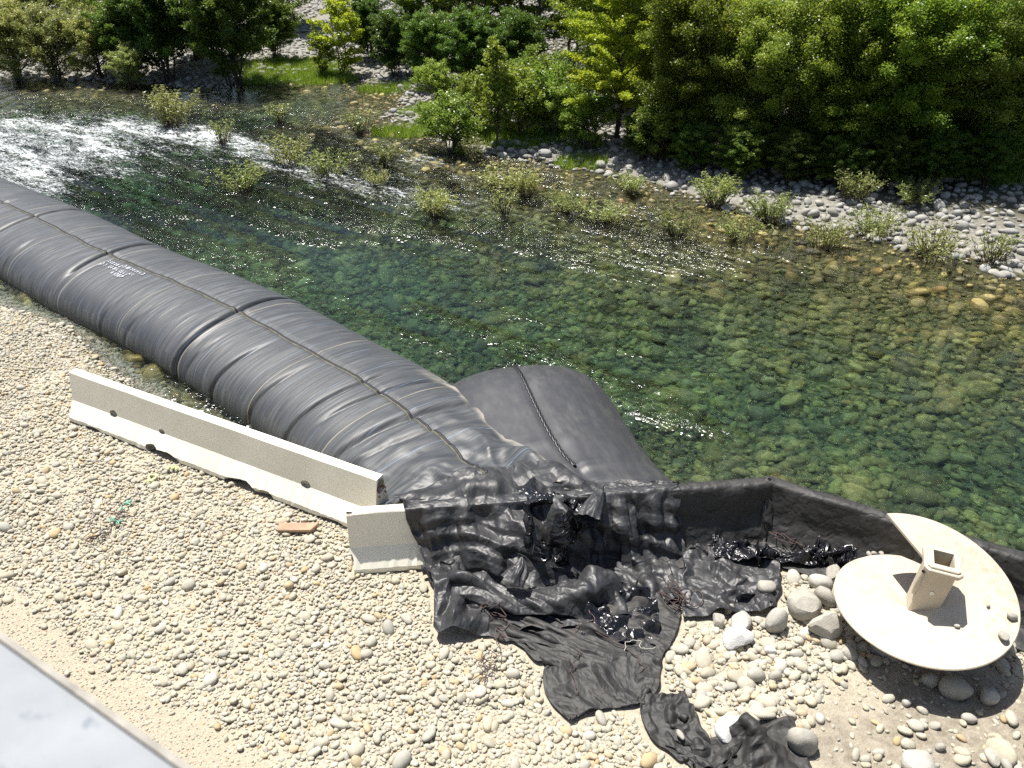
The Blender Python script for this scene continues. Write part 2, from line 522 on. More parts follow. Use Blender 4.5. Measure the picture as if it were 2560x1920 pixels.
def axis_coords(lo, hi, dense_lo, dense_hi, step):
    a = [dense_lo]
    d = step
    while a[-1] > lo: d *= 1.13; a.append(a[-1] - d)
    b = [dense_hi]; d = step
    while b[-1] < hi: d *= 1.13; b.append(b[-1] + d)
    return np.array(sorted(a[1:]) + list(np.arange(dense_lo, dense_hi, step)) + b)


gx = axis_coords(-320, 320, -14, 14, 0.14)
gy = axis_coords(-60, 620, 4.5, 34, 0.16)
GX, GY = np.meshgrid(gx, gy, indexing='ij')
GZ = ground_z(GX, GY)
me = mesh_np("ground", np.stack([GX, GY, GZ], -1).reshape(-1, 3), grid_faces(len(gx), len(gy)))
ground = link("ground", me, M_GROUND)
tag(ground, kind="structure")
dn, df = shore(GX, GY)
# fine grit strip under the bridge edge
SAND = [at(-400, 1215).xy, at(0, 1465).xy, at(300, 1655).xy, at(560, 1830).xy, at(760, 1990).xy]
sdv = np.array([(p[0], p[1]) for p in SAND])


def sand_side(x, y):
    return np.interp(x, sdv[:, 0], sdv[:, 1]) - y            # positive on the bridge side


def dirt_side(x, y):
    c = at(2330, 1790)
    return 1.0 - np.hypot((x - c.x - 0.7) / 2.2, (y - c.y + 0.4) / 1.15)


nz = fbm(GX * 3, GY * 3, 21)
vattr(me, "m_fine", sstep(-0.15, 0.15, sand_side(GX, GY) + (nz - 0.5) * 0.5) * (dn > 0))
vattr(me, "m_dirt", sstep(-0.15, 0.35, dirt_side(GX, GY) + (nz - 0.5) * 0.9) * (dn > 0))
vattr(me, "m_bed", ((GZ < WATER + 0.06) & (dn < 0.25)).astype(float))
vattr(me, "m_far", (df > 0.1).astype(float))
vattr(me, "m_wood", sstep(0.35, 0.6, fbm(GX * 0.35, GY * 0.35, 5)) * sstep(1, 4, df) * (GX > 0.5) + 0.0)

# ------------------------------------------------------------------ river water: a closed body with rippled top
def gauss(x, y, cx, cy, sx, sy, ang=0.0):
    c, s = math.cos(ang), math.sin(ang)
    u = (x - cx) * c + (y - cy) * s; v = -(x - cx) * s + (y - cy) * c
    return np.exp(-(u / sx) ** 2 - (v / sy) ** 2)


wx = axis_coords(-90, 90, -16, 14, 0.10)
wy = axis_coords(-30, 80, 8.5, 36, 0.12)
WX, WY = np.meshgrid(wx, wy, indexing='ij')
FLOW = math.radians(-38)                                       # the current runs parallel to the dam
cu, su = math.cos(FLOW), math.sin(FLOW)
WU, WV = WX * cu + WY * su, -WX * su + WY * cu


def pg(px, py, sx, sy, ang=FLOW):
    p = at(px, py, WATER)
    return gauss(WX, WY, p.x, p.y, sx, sy, ang)


riffle = 0.045 + 2.3 * pg(120, 380, 9.0, 4.5) + 1.8 * pg(600, 345, 6.0, 3.0) + 1.2 * pg(1000, 400, 5, 3.0) + 0.60 * pg(1150, 540, 5.0, 1.2) + 0.5 * pg(1550, 560, 4.0, 1.2) \
    + 0.62 * pg(1330, 870, 2.3, 0.9) + 0.40 * pg(1000, 780, 2.4, 0.6) + 0.55 * pg(1640, 1010, 1.1, 0.4) + 0.45 * pg(620, 1040, 2.4, 0.5) + 0.35 * pg(760, 500, 4.0, 1.0)
riffle *= 0.12 + 1.6 * sstep(0.38, 0.70, fbm(WU * 0.35, WV * 1.5, 41))
riffle = np.clip(riffle, 0.04, 2.6)
foam_glint = 0.95 * pg(60, 455, 2.2, 0.7) + 0.62 * pg(-20, 400, 4.5, 1.6) + 0.66 * pg(60, 330, 6.0, 1.8) + 0.50 * pg(330, 310, 4.5, 1.3) + 0.44 * pg(560, 335, 4.0, 1.0) + 0.42 * pg(960, 370, 4.0, 1.0) + 0.36 * pg(700, 400, 6.0, 1.4) + 0.52 * pg(250, 370, 9.0, 3.4) + 0.40 * pg(1100, 430, 5.0, 1.6) + 0.40 * pg(1300, 540, 5.0, 1.0) + 0.36 * pg(900, 470, 5.0, 1.0) + 0.40 * pg(1400, 885, 1.5, 0.28) + 0.36 * pg(1240, 850, 1.6, 0.4) + 0.42 * pg(1640, 1010, 0.6, 0.14)  # real whitewater, plus wider white painted in for silvery glints
foam_glint = np.minimum(foam_glint, 0.95)
WZ = WATER + np.minimum(riffle, 1.2) * 0.055 * (fbm(WU * 1.3, WV * 3.2, 51, 3) - 0.5) + foam_glint * 0.10 * (fbm(WU * 1.6, WV * 2.4, 61, 2) - 0.45)
WZ = np.clip(WZ, WATER - 0.06, WATER + 0.13)
V = np.stack([WX, WY, WZ], -1).reshape(-1, 3)
F = grid_faces(len(wx), len(wy))
nu, nv = len(wx), len(wy)
rim = np.concatenate([np.arange(nv), (np.arange(1, nu) * nv + nv - 1), ((nu - 1) * nv + np.arange(nv - 2, -1, -1)), (np.arange(nu - 2, 0, -1) * nv)])
low = V[rim].copy(); low[:, 2] = -4.0
o = len(V)
k = np.arange(len(rim)); k2 = (k + 1) % len(rim)
side = np.stack([rim[k], o + k, o + k2, rim[k2]], -1)[:, ::-1]
V2 = np.vstack([V, low, [[0, 20, -4.0]]])
me = bpy.data.meshes.new("river_water")
tri = np.stack([np.full(len(rim), o + len(rim)), o + k, o + k2], -1)
loops = np.concatenate([F.ravel(), side.ravel(), tri.ravel()]).astype(np.int32)
tot = np.concatenate([np.full(len(F), 4), np.full(len(side), 4), np.full(len(tri), 3)]).astype(np.int32)
me.vertices.add(len(V2)); me.vertices.foreach_set("co", V2.astype(np.float32).ravel())
me.loops.add(len(loops)); me.loops.foreach_set("vertex_index", loops)
me.polygons.add(len(tot)); me.polygons.foreach_set("loop_total", tot)
me.polygons.foreach_set("loop_start", np.concatenate([[0], np.cumsum(tot)[:-1]]).astype(np.int32))
me.update(calc_edges=True)
pad = np.zeros(len(low) + 1)
vattr(me, "riffle", np.concatenate([riffle.ravel(), pad])); vattr(me, "foam_glint", np.concatenate([np.clip(foam_glint, 0, 1.3).ravel(), pad]))


def water_material():
    m, nt, b = new_mat("river_water"); q = N(nt)
    nt.nodes.remove(b)
    out = nt.nodes["Material Output"]
    c = q.mapping(q.coord("Object"), (1, 1, 1), (0, 0, -FLOW))
    rf = q.attr("riffle").outputs["Fac"]
    h = q.math('ADD', q.noise(q.mapping(c, (2.0, 5.6, 1)), 1.0, 2, 0.5), q.math('MULTIPLY', q.noise(q.mapping(c, (6.0, 14.0, 1)), 1.0, 2, 0.6), 0.30))
    h = q.math('MULTIPLY', h, rf)
    bp = q.add("ShaderNodeBump"); bp.inputs["Strength"].default_value = 1.0; bp.inputs["Distance"].default_value = 0.40
    q.link(h, bp.inputs["Height"])
    gl = q.add("ShaderNodeBsdfGlossy"); gl.inputs["Roughness"].default_value = 0.17
    q.link(bp.outputs[0], gl.inputs["Normal"])
    tp_ = q.add("ShaderNodeBsdfTransparent")
    rfr = q.add("ShaderNodeBsdfRefraction"); rfr.inputs["IOR"].default_value = 1.33; rfr.inputs["Roughness"].default_value = 0.0
    bp2 = q.add("ShaderNodeBump"); bp2.inputs["Strength"].default_value = 1.0; bp2.inputs["Distance"].default_value = 0.10
    q.link(q.math('MULTIPLY', q.noise(q.mapping(c, (2.6, 5.0, 1)), 1.0, 2, 0.5), q.math('ADD', q.math('MULTIPLY', rf, 0.8), 0.35)), bp2.inputs["Height"]); q.link(bp2.outputs[0], rfr.inputs["Normal"])
    tr = q.add("ShaderNodeMixShader"); tr.inputs[0].default_value = 0.40
    q.link(tp_.outputs[0], tr.inputs[1]); q.link(rfr.outputs[0], tr.inputs[2])
    fr = q.add("ShaderNodeFresnel"); fr.inputs["IOR"].default_value = 1.33; q.link(bp.outputs[0], fr.inputs["Normal"])
    mx = q.add("ShaderNodeMixShader"); q.link(fr.outputs[0], mx.inputs[0]); q.link(tr.outputs[0], mx.inputs[1]); q.link(gl.outputs[0], mx.inputs[2])
    fm = q.attr("foam_glint").outputs["Fac"]
    n1 = q.noise(q.mapping(c, (1.1, 3.0, 1)), 1.0, 5, 0.7); n2 = q.noise(q.mapping(c, (7.0, 19.0, 1)), 1.0, 4, 0.8)  # fine noise breaks the diffuse white into small painted glints
    fn = q.math('ADD', q.math('MULTIPLY', n1, 0.42), q.math('MULTIPLY', n2, 0.58))
    fv = q.math('ADD', fn, q.math('MULTIPLY', q.math('SUBTRACT', fm, 1.0), 0.26))
    fmask = q.ramp(fv, [(0.43, (0, 0, 0)), (0.56, (1, 1, 1))])
    fmask = q.math('MULTIPLY', q.math('MULTIPLY', fmask, 0.85), q.math('GREATER_THAN', fm, 0.08))
    df_ = q.add("ShaderNodeBsdfDiffuse"); df_.inputs[0].default_value = (0.80, 0.84, 0.85, 1); q.link(bp.outputs[0], df_.inputs["Normal"])
    mx2 = q.add("ShaderNodeMixShader"); q.link(fmask, mx2.inputs[0]); q.link(mx.outputs[0], mx2.inputs[1]); q.link(df_.outputs[0], mx2.inputs[2])
    q.link(mx2.outputs[0], out.inputs["Surface"])
    va = q.add("ShaderNodeVolumeAbsorption"); va.inputs["Color"].default_value = (0.18, 0.68, 0.61, 1); va.inputs["Density"].default_value = 0.58
    q.link(va.outputs[0], out.inputs["Volume"])
    return m


water = link("river_water", me, water_material())
tag(water, kind="structure")

# ------------------------------------------------------------------ stones
def stone_mesh(name, seed, sub=2, flat=0.6, lump=0.22, angular=False):
    r = np.random.default_rng(seed)
    bm = bmesh.new()
    bmesh.ops.create_icosphere(bm, subdivisions=sub, radius=1.0)
    dirs = r.normal(size=(7, 3)); dirs /= np.linalg.norm(dirs, axis=1)[:, None]
    offs = r.uniform(0.62, 0.9, 7) if angular else r.uniform(0.86, 1.0, 7)
    ph = r.uniform(0, 6.28, 6)
    for v in bm.verts:
        p = np.array(v.co)
        p = p * (1 + lump * 0.5 * (math.sin(2.1 * p[0] + ph[0]) * math.sin(1.9 * p[1] + ph[1]) + 0.7 * math.sin(2.7 * p[2] + ph[2]) * math.sin(2.3 * p[0] + ph[3])))
        for d, of in zip(dirs, offs):
            e = p @ d - of
            if e > 0: p = p - d * e * (0.94 if angular else 0.8)
        v.co = (p[0], p[1] * r.uniform(0.985, 1.015), p[2])
    sx, sy = r.uniform(0.85, 1.25), r.uniform(0.75, 1.0)
    for v in bm.verts: v.co = (v.co.x * sx, v.co.y * sy, v.co.z * flat)
    return bm_mesh(name, bm)


hidden = bpy.data.collections.new("stone_sources")


def sources(prefix, n, mat, seed, **kw):
    col = bpy.data.collections.new(prefix + "_sources")
    ms = []
    for i in range(n):
        me = stone_mesh("%s_%02d" % (prefix, i), seed + i, **kw)
        me.materials.append(mat)
        me.polygons.foreach_set("use_smooth", np.ones(len(me.polygons), bool))
        o = bpy.data.objects.new("%s_%02d" % (prefix, i), me)
        col.objects.link(o)
        ms.append(me)
    return col, ms


def scatter_group(col):
    ng = bpy.data.node_groups.new("scatter_" + col.name, 'GeometryNodeTree')
    ng.interface.new_socket("Geometry", in_out='INPUT', socket_type='NodeSocketGeometry')
    ng.interface.new_socket("Geometry", in_out='OUTPUT', socket_type='NodeSocketGeometry')
    n = ng.nodes; L = ng.links.new
    gi, go = n.new("NodeGroupInput"), n.new("NodeGroupOutput")
    ci = n.new("GeometryNodeCollectionInfo"); ci.inputs["Collection"].default_value = col
    ci.inputs["Separate Children"].default_value = True; ci.inputs["Reset Children"].default_value = True
    ip = n.new("GeometryNodeInstanceOnPoints")
    ip.inputs["Pick Instance"].default_value = True
    def attr(nm, ty):
        a = n.new("GeometryNodeInputNamedAttribute"); a.data_type = ty; a.inputs["Name"].default_value = nm
        return a.outputs["Attribute"]
    e2r = n.new("FunctionNodeEulerToRotation")
    L(attr("rot", 'FLOAT_VECTOR'), e2r.inputs[0])
    L(gi.outputs[0], ip.inputs["Points"]); L(ci.outputs[0], ip.inputs["Instance"])
    L(attr("idx", 'INT'), ip.inputs["Instance Index"])
    L(e2r.outputs[0], ip.inputs["Rotation"]); L(attr("scl", 'FLOAT_VECTOR'), ip.inputs["Scale"])
    L(ip.outputs[0], go.inputs[0])
    return ng


def scatter(name, pts, rot, scl, idx, col, mat, parent):
    me = bpy.data.meshes.new(name)
    me.vertices.add(len(pts)); me.vertices.foreach_set("co", np.asarray(pts, np.float32).ravel())
    for nm, ty, val, key in (("rot", 'FLOAT_VECTOR', rot, "vector"), ("scl", 'FLOAT_VECTOR', scl, "vector"), ("idx", 'INT', idx, "value")):
        a = me.attributes.new(nm, ty, 'POINT')
        a.data.foreach_set(key, np.asarray(val, np.int32 if ty == 'INT' else np.float32).ravel())
    me.materials.append(mat)
    o = bpy.data.objects.new(name, me); COL.objects.link(o); o.parent = parent
    md = o.modifiers.new("scatter", 'NODES'); md.node_group = scatter_group(col)
    tag(o, kind="stuff")
    return o


def in_view(x, y, z, margin=260):
    vx, vy, vz = x, y, z - CAM_H
    fw = vy * CP - vz * SP; up = vy * SP + vz * CP
    px = 1280 + FPX * vx / fw; py = 960 - FPX * up / fw
    return (fw > 0.5) & (px > -margin) & (px < 2560 + margin) & (py > -margin) & (py < 1920 + margin), fw, px, py


def jitter(x0, x1, y0, y1, step, r):
    a = np.arange(x0, x1, step); b = np.arange(y0, y1, step)
    A, B = np.meshgrid(a, b)
    A = A + r.uniform(-0.5, 0.5, A.shape) * step; B = B + r.uniform(-0.5, 0.5, B.shape) * step
    return A.ravel(), B.ravel()


def lay_stones(kind, x, y, size, z, src, mat, parent, n_single, r, stuff_name, sink=0.3, tilt=0.3, flatten=1.0, inner=0):
    """largest-looking n_single stones are objects of their own, the others one scattered mass"""
    col, meshes = src
    n = len(x)
    rot = np.stack([r.normal(0, tilt, n), r.normal(0, tilt, n), r.uniform(0, 6.28, n)], 1)
    scl = size[:, None] * np.stack([np.ones(n), r.uniform(0.75, 1.0, n), r.uniform(0.7, 1.05, n) * flatten], 1)
    zz = z + size * (0.6 * flatten * (1 - 2 * sink))
    pts = np.stack([x, y, zz], 1)
    idx = r.integers(0, len(meshes), n)
    vis, fw, px, py = in_view(x, y, zz, -10)
    score = np.where(vis, size / fw, 0)
    order = np.argsort(-score)
    single = order[:n_single]; rest = np.setdiff1d(np.arange(n), single)
    for i in single:
        o = bpy.data.objects.new(kind, meshes[idx[i]])
        o.location = pts[i]; o.rotation_euler = rot[i]; o.scale = scl[i]
        COL.objects.link(o); o.parent = parent
    scatter(stuff_name, pts[rest], rot[rest], scl[rest], idx[rest], col, mat, parent)


# --- keep-out areas for loose pebbles: under barriers and the earth patch
B1A, B1D = np.array((-7.16, 12.02)), np.array((0.883, -0.470)); B1L = 6.1
B2A, B2D = np.array((-2.109, 8.466)), np.array((0.9936, 0.113)); B2L = 5.65
B3A, B3D = np.array((3.46, 9.11)), np.array((0.869, -0.495)); B3L = 6.1


def along(x, y, A, D):
    return (x - A[0]) * D[0] + (y - A[1]) * D[1], (x - A[0]) * D[1] - (y - A[1]) * D[0]   # s, t (t>0 towards camera)


def under_barrier(x, y, pad=0.0):
    k = np.zeros(np.shape(x), bool)
    for A, D, L in ((B1A, B1D, B1L), (B2A, B2D, B2L), (B3A, B3D, B3L)):
        s, t = along(x, y, A, D)
        k |= (s > -pad) & (s < L + pad) & (np.abs(t) < 0.29 + pad)
    return k


r = np.random.default_rng(12)
# --- river bed cobbles
src_bed = sources("river_cobble", 9, M_BEDSTONE, 200, sub=2, flat=0.6)
xb, yb = jitter(-26, 16, 9, 42, 0.155, r)
sb = np.clip(np.exp(r.normal(math.log(0.076), 0.48, len(xb))), 0.03, 0.30)
xq, yq = jitter(-26, 16, 9, 42, 0.75, r)
xb, yb, sb = np.concatenate([xb, xq]), np.concatenate([yb, yq]), np.concatenate([sb, np.clip(np.exp(r.normal(math.log(0.165), 0.32, len(xq))), 0.11, 0.34)])
dn_, df_ = shore(xb, yb)
zb = ground_z(xb, yb)
vis, *_ = in_view(xb, yb, zb, 160)
kb = vis & (dn_ < -0.5) & (df_ < 0.1) & (zb + sb * 0.75 < WATER + 0.02)
lay_stones("river_cobble", xb[kb], yb[kb], sb[kb], zb[kb], src_bed, M_BEDSTONE, ground, 300, r, "cobble_bed", sink=0.26, tilt=0.3)

# --- cobbles of the far bars
src_bank = sources("bank_cobble", 9, M_BANKSTONE, 300, sub=2, flat=0.66)
xf, yf = jitter(-34, 24, 17, 66, 0.28, r)
sf = np.clip(np.exp(r.normal(math.log(0.098), 0.36, len(xf))), 0.05, 0.25)
dn_, df_ = shore(xf, yf)
zf = ground_z(xf, yf)
vis, *_ = in_view(xf, yf, zf, 160)
kf = vis & (df_ > -0.5)
lay_stones("bank_cobble", xf[kf], yf[kf], sf[kf], zf[kf], src_bank, M_BANKSTONE, ground, 300, r, "cobble_bank", sink=0.25, tilt=0.3)

# ------------------------------------------------------------------ concrete barriers
PROFILE = [(-0.305, 0.0), (-0.305, 0.075), (-0.152, 0.32), (-0.074, 0.795), (-0.062, 0.81), (0.062, 0.81), (0.074, 0.795), (0.152, 0.32), (0.305, 0.075), (0.305, 0.0)]


def prof_h(t):
    """height of the barrier at distance t from its middle"""
    return np.interp(np.abs(t), [0.0, 0.074, 0.152, 0.305, 0.33], [0.81, 0.80, 0.32, 0.075, -0.3])


def frame_mat(A, D, z=0.0):
    return Matrix(((D[0], -D[1], 0, A[0]), (D[1], D[0], 0, A[1]), (0, 0, 1, z), (0, 0, 0, 1)))   # local y points away from the camera


def barrier_mesh(name, L, seed, cuts):
    """cuts: list of (x, y, z, sx, sy, sz, kind)"""
    rr = np.random.default_rng(seed)
    n = int(L / 0.06)
    bm = bmesh.new()
    rings = []
    for i in range(n + 1):
        x = L * i / n
        ring = []
        for k, (y, z) in enumerate(PROFILE):
            w = 0.004
            if z < 0.1: w = 0.008
            ring.append(bm.verts.new((x + (rr.normal(0, 0.004) if i in (0, n) else 0), y + 0.006 * (float(vnoise(x * 2.2, k * 0.7, seed)) - 0.5) + (rr.normal(0, 0.004) if z < 0.1 else 0), max(0.0, z + (rr.normal(0, 0.003) if z < 0.1 else 0.004 * (float(vnoise(x * 3.1, k, seed + 2)) - 0.5))))))
        rings.append(ring)
    m = len(PROFILE)
    for i in range(n):
        for k in range(m):
            a, b = rings[i], rings[i + 1]
            bm.faces.new((a[k], a[(k + 1) % m], b[(k + 1) % m], b[k]))
    bm.faces.new(rings[0][::-1]); bm.faces.new(rings[-1])
    bmesh.ops.recalc_face_normals(bm, faces=bm.faces)
    me = bm_mesh(name, bm)
    me.materials.append(M_CONC); me.materials.append(M_BROKEN)
    if not cuts:
        return me
    tmp = bpy.data.objects.new("tmp", me); COL.objects.link(tmp)
    helpers = []
    for (x, y, z, sx, sy, sz, kind) in cuts:
        bm = bmesh.new()
        if kind == 'hole':
            bmesh.ops.create_cone(bm, cap_ends=True, segments=14, radius1=0.5, radius2=0.5, depth=1.0)
            for v in bm.verts: v.co = Vector((v.co.x * sx + x, v.co.z * sy + y, v.co.y * sz + z))
        else:
            bmesh.ops.create_icosphere(bm, subdivisions=3, radius=0.5)
            for v in bm.verts:
                f = 1 + 0.35 * (vnoise(v.co.x * 5 + seed, v.co.y * 5 + v.co.z * 3, 9) - 0.5)
                v.co = Vector((v.co.x * sx * f + x, v.co.y * sy * f + y, v.co.z * sz * f + z))
        bmesh.ops.recalc_face_normals(bm, faces=bm.faces)
        cm = bm_mesh("cut", bm); cm.materials.append(M_BROKEN)
        c = bpy.data.objects.new("cut", cm); COL.objects.link(c); helpers.append(c)
        md = tmp.modifiers.new("b", 'BOOLEAN'); md.operation = 'DIFFERENCE'; md.object = c; md.solver = 'EXACT'
        md.material_mode = 'TRANSFER'
    dg = bpy.context.evaluated_depsgraph_get()
    res = bpy.data.meshes.new_from_object(tmp.evaluated_get(dg))
    for c in helpers + [tmp]: bpy.data.objects.remove(c)
    return res


def loop_mesh(r0, r1):
    a = np.linspace(-0.3, math.pi + 0.3, 16)
    V, F = tube_np(np.stack([np.cos(a) * r0, np.zeros_like(a), -np.sin(a) * r0], 1), r1, 7)
    return mesh_np("loop", V, F)


bar1 = empty("concrete_barrier", (B1A[0], B1A[1], 0.035), math.atan2(B1D[1], B1D[0]))
tag(bar1, "long white concrete barrier with broken lower edge on the pebbles", "barrier", "white concrete barriers")
cuts1 = [(0.95, -0.14, 0.60, 0.085, 0.16, 0.085, 'hole'), (4.80, -0.14, 0.60, 0.085, 0.16, 0.085, 'hole'),
         (0.97, -0.15, 0.34, 0.16, 0.10, 0.13, 'chip'), (4.88, -0.15, 0.34, 0.17, 0.10, 0.13, 'chip'), (2.05, -0.15, 0.34, 0.12, 0.07, 0.09, 'chip'),
         (2.15, -0.32, 0.0, 0.66, 0.26, 0.20, 'chip'), (1.9, -0.30, 0.06, 0.24, 0.24, 0.16, 'chip'), (3.72, -0.32, 0.0, 0.60, 0.28, 0.24, 'chip'), (4.2, -0.34, 0.0, 0.36, 0.18, 0.22, 'chip'),
         (0.55, -0.32, 0.0, 0.4, 0.1, 0.1, 'chip'), (5.4, -0.32, 0.0, 0.5, 0.08, 0.09, 'chip'), (6.12, 0.0, 0.66, 0.16, 0.20, 0.26, 'chip')]
link("body", barrier_mesh("barrier_body", B1L, 5, cuts1), None, bar1, smooth=False)
for z in (0.60, 0.52):
    lo = link("lifting_loop", loop_mesh(0.07, 0.011), M_RUST, bar1)
    lo.location = (B1L + 0.01, 0.0, z); lo.rotation_euler = (math.pi / 2, 0, math.pi / 2)
bar2 = empty("concrete_barrier", (B2A[0], B2A[1], 0.02), math.atan2(B2D[1], B2D[0]))
tag(bar2, "white concrete barrier half hidden under the draped black tarp", "barrier", "white concrete barriers")
cuts2 = [(0.0, -0.20, 0.10, 0.10, 0.3, 0.3, 'chip'), (0.02, -0.05, 0.80, 0.12, 0.08, 0.05, 'chip'), (0.36, -0.127, 0.55, 0.07, 0.02, 0.03, 'chip')]
link("body", barrier_mesh("barrier_body", B2L, 9, cuts2), None, bar2, smooth=False)

# ------------------------------------------------------------------ water-filled dam tubes
def fabric_grid(name, P, U, Vc, mat, parent, mud=None, solid=0.0):
    """P (nu,nv,3), U, Vc (nu,nv) in metres"""
    nu, nv = P.shape[:2]
    F = grid_faces(nu, nv)
    me = mesh_np(name, P.reshape(-1, 3), F)
    uvl = me.uv_layers.new(name="UVMap")
    uv = np.stack([U.ravel(), Vc.ravel()], 1)[F.ravel()]
    uvl.data.foreach_set("uv", uv.astype(np.float32).ravel())
    vattr(me, "mud", np.zeros(nu * nv) if mud is None else mud)
    o = link(name, me, mat, parent)
    if solid:
        md = o.modifiers.new("s", 'SOLIDIFY'); md.thickness = solid; md.offset = -1
    return o


def normals_grid(P):
    du = np.gradient(P, axis=0); dv = np.gradient(P, axis=1)
    n = np.cross(du, dv)
    return n / (np.linalg.norm(n, axis=2)[..., None] + 1e-9)


def resample(path, n):
    s = np.concatenate([[0], np.cumsum(np.linalg.norm(np.diff(path, axis=0), axis=1))])
    q = np.linspace(0, s[-1], n)
    return np.stack([np.interp(q, s, path[:, k]) for k in range(path.shape[1])], 1), q


axis1 = smooth_path([(-21.5, 28.0), (-17.2, 24.6), (-13.48, 21.7), (-11.75, 20.3), (-9.2, 18.1), (-6.98, 16.42), (-5.30, 15.02), (-2.90, 12.75), (-1.92, 11.68), (-1.0, 10.55), (-0.35, 9.55), (-0.15, 8.75)], 300)
axis1, u1 = resample(axis1, 1400)
U1 = u1[-1]
T1 = np.gradient(axis1, axis=0); T1 /= np.linalg.norm(T1, axis=1)[:, None]
N1 = np.stack([T1[:, 1], -T1[:, 0]], 1)                         # points to the camera side (lower left)
if N1[680] @ np.array((-0.6, -0.8)) < 0: N1 = -N1


def u_of(px, py, z=0.4):
    p = at(px, py, z)
    return u1[np.argmin(np.hypot(axis1[:, 0] - p.x, axis1[:, 1] - p.y))]


nv1 = 150
phi = np.linspace(-math.radians(118), math.radians(118), nv1)   # positive = towards the camera
UU, PH = np.meshgrid(u1, phi, indexing='ij')
a1 = 1.55 + 0.10 * (fbm(u1 * 0.25, u1 * 0, 4) - 0.5)
crest = np.interp(u1, [0, U1 - 6, U1 - 3, U1], [0.40, 0.42, 0.50, 0.60])
lat = a1[:, None] * np.sign(np.sin(PH)) * np.abs(np.sin(PH)) ** 0.86
zc = -0.42
zz = zc + np.where(np.cos(PH) > 0, (crest - zc)[:, None] * np.abs(np.cos(PH)) ** 0.74, -0.5 * np.abs(np.cos(PH)))
PX = axis1[:, None, 0] + N1[:, None, 0] * lat; PY = axis1[:, None, 1] + N1[:, None, 1] * lat
# end: the fabric runs flat up to the barrier top
vv = np.linspace(-1, 1, nv1)[None]                              # +1 camera side (left end), -1 river side (right end)
e = sstep(U1 - 3.6, U1 - 0.1, UU)
EX = np.interp(vv, [-1, -0.7, 0.75, 1], [1.55, 1.15, -1.55, -1.75]) + 0 * UU
EY = np.interp(vv, [-1, -0.7, 0.75, 1], [8.98, 8.92, 8.66, 8.95]) + 0 * UU
EZ = np.interp(vv, [-1, -0.8, -0.6, 0.7, 0.85, 1], [0.30, 0.62, 0.83, 0.83, 0.55, 0.05]) + 0 * UU
eb = e ** 1.3
P1 = np.stack([PX * (1 - eb) + EX * eb, PY * (1 - eb) + EY * eb, zz * (1 - eb) + EZ * eb], -1)
arc = lat + np.sign(PH) * (np.abs(PH) > 1.2) * 0.3
disp = 0.006 * (ridged(UU * 3.7 + 0.5 * np.sin(PH * 2), PH * 1.1 + 3, 31) - 0.5) + 0.007 * (ridged(UU * 8.7 + 0.7 * PH, PH * 1.7, 33) - 0.5) + 0.0055 * (ridged(UU * 15.0 - 0.6 * PH, PH * 2.3 + 1, 34) - 0.5)
disp *= 0.25 + 1.0 * sstep(0.35, 0.65, fbm(UU * 0.4, PH * 0.7, 35))
creases = [((93, 540), 0.075, 0.055, 0.0, 1.6), ((264, 637), 0.13, 0.06, -0.1, 0.75), ((603, 776), 0.12, 0.055, 0.0, 1.9), ((20, 505), 0.04, 0.05, 0.4, 0.6), ((150, 575), 0.03, 0.04, 0.9, 0.5)]
for (pp, dep, wid, c, span) in creases:
    uc = u_of(*pp)
    disp -= dep * np.exp(-((UU - uc - 0.10 * PH - 0.05 * np.sin(3 * PH)) / wid) ** 2) * np.exp(-((PH - c) / span) ** 4)
    disp += 0.18 * dep * np.exp(-((np.abs(UU - uc - 0.10 * PH) - 2.4 * wid) / (1.6 * wid)) ** 2) * np.exp(-((PH - c) / span) ** 4)
for (pp, dep, wid, c, span) in [((700, 838), 0.07, 0.045, 1.05, 0.8), ((800, 893), 0.06, 0.05, 1.0, 0.75), ((905, 955), 0.07, 0.05, 0.6, 0.9), ((640, 800), 0.03, 0.04, 0.9, 0.5), ((960, 990), 0.06, 0.05, -0.2, 0.9), ((1030, 1040), 0.10, 0.06, 0.2, 1.1), ((1060, 1060), 0.07, 0.045, 0.6, 0.8), ((400, 690), 0.03, 0.05, 1.2, 0.5), ((480, 715), 0.035, 0.05, 1.1, 0.4)]:
    uc = u_of(*pp)
    disp -= dep * np.exp(-((UU - uc + 0.16 * (PH - c)) / wid) ** 2) * np.exp(-((PH - c) / span) ** 4)
disp -= 0.035 * np.exp(-(arc / 0.045) ** 2) * (1 - e)            # sunk centre seam
disp *= sstep(0.0, 0.3, UU / 3 + 0.3)
wr = (ridged(UU * 1.6 + 1.4 * vv, vv * 4.5 - UU * 0.7, 37) - 0.5) * 0.20 + (ridged(UU * 3.3 - 1.2 * vv, vv * 7 + UU * 1.0, 39) - 0.5) * 0.10 + (ridged(UU * 7, vv * 13 + UU * 2, 40) - 0.5) * 0.035
fold = 0.16 * np.exp(-((vv + 0.33 + 0.10 * (UU - U1 + 1.2)) / 0.10) ** 2) - 0.14 * np.exp(-((vv + 0.18 + 0.10 * (UU - U1 + 1.2)) / 0.07) ** 2)
env = sstep(U1 - 3.4, U1 - 1.8, UU)
disp += env * (1 - 0.75 * sstep(U1 - 0.5, U1, UU)) * (wr * 0.8 * (0.35 + 0.65 * sstep(-0.42, -0.15, vv)) + 0.13 * (np.abs(((UU * 0.75 + vv * 2.6 + 0.6 * fbm(UU, vv * 2, 52)) % 1.0) - 0.5) * 2 - 0.5) * sstep(0.35, 0.6, fbm(UU * 0.9, vv * 2, 53)) + fold * sstep(U1 - 2.2, U1 - 1.4, UU))
Nn = normals_grid(P1)
if Nn[680, nv1 // 2, 2] < 0: Nn = -Nn
P1 = P1 + Nn * disp[..., None]
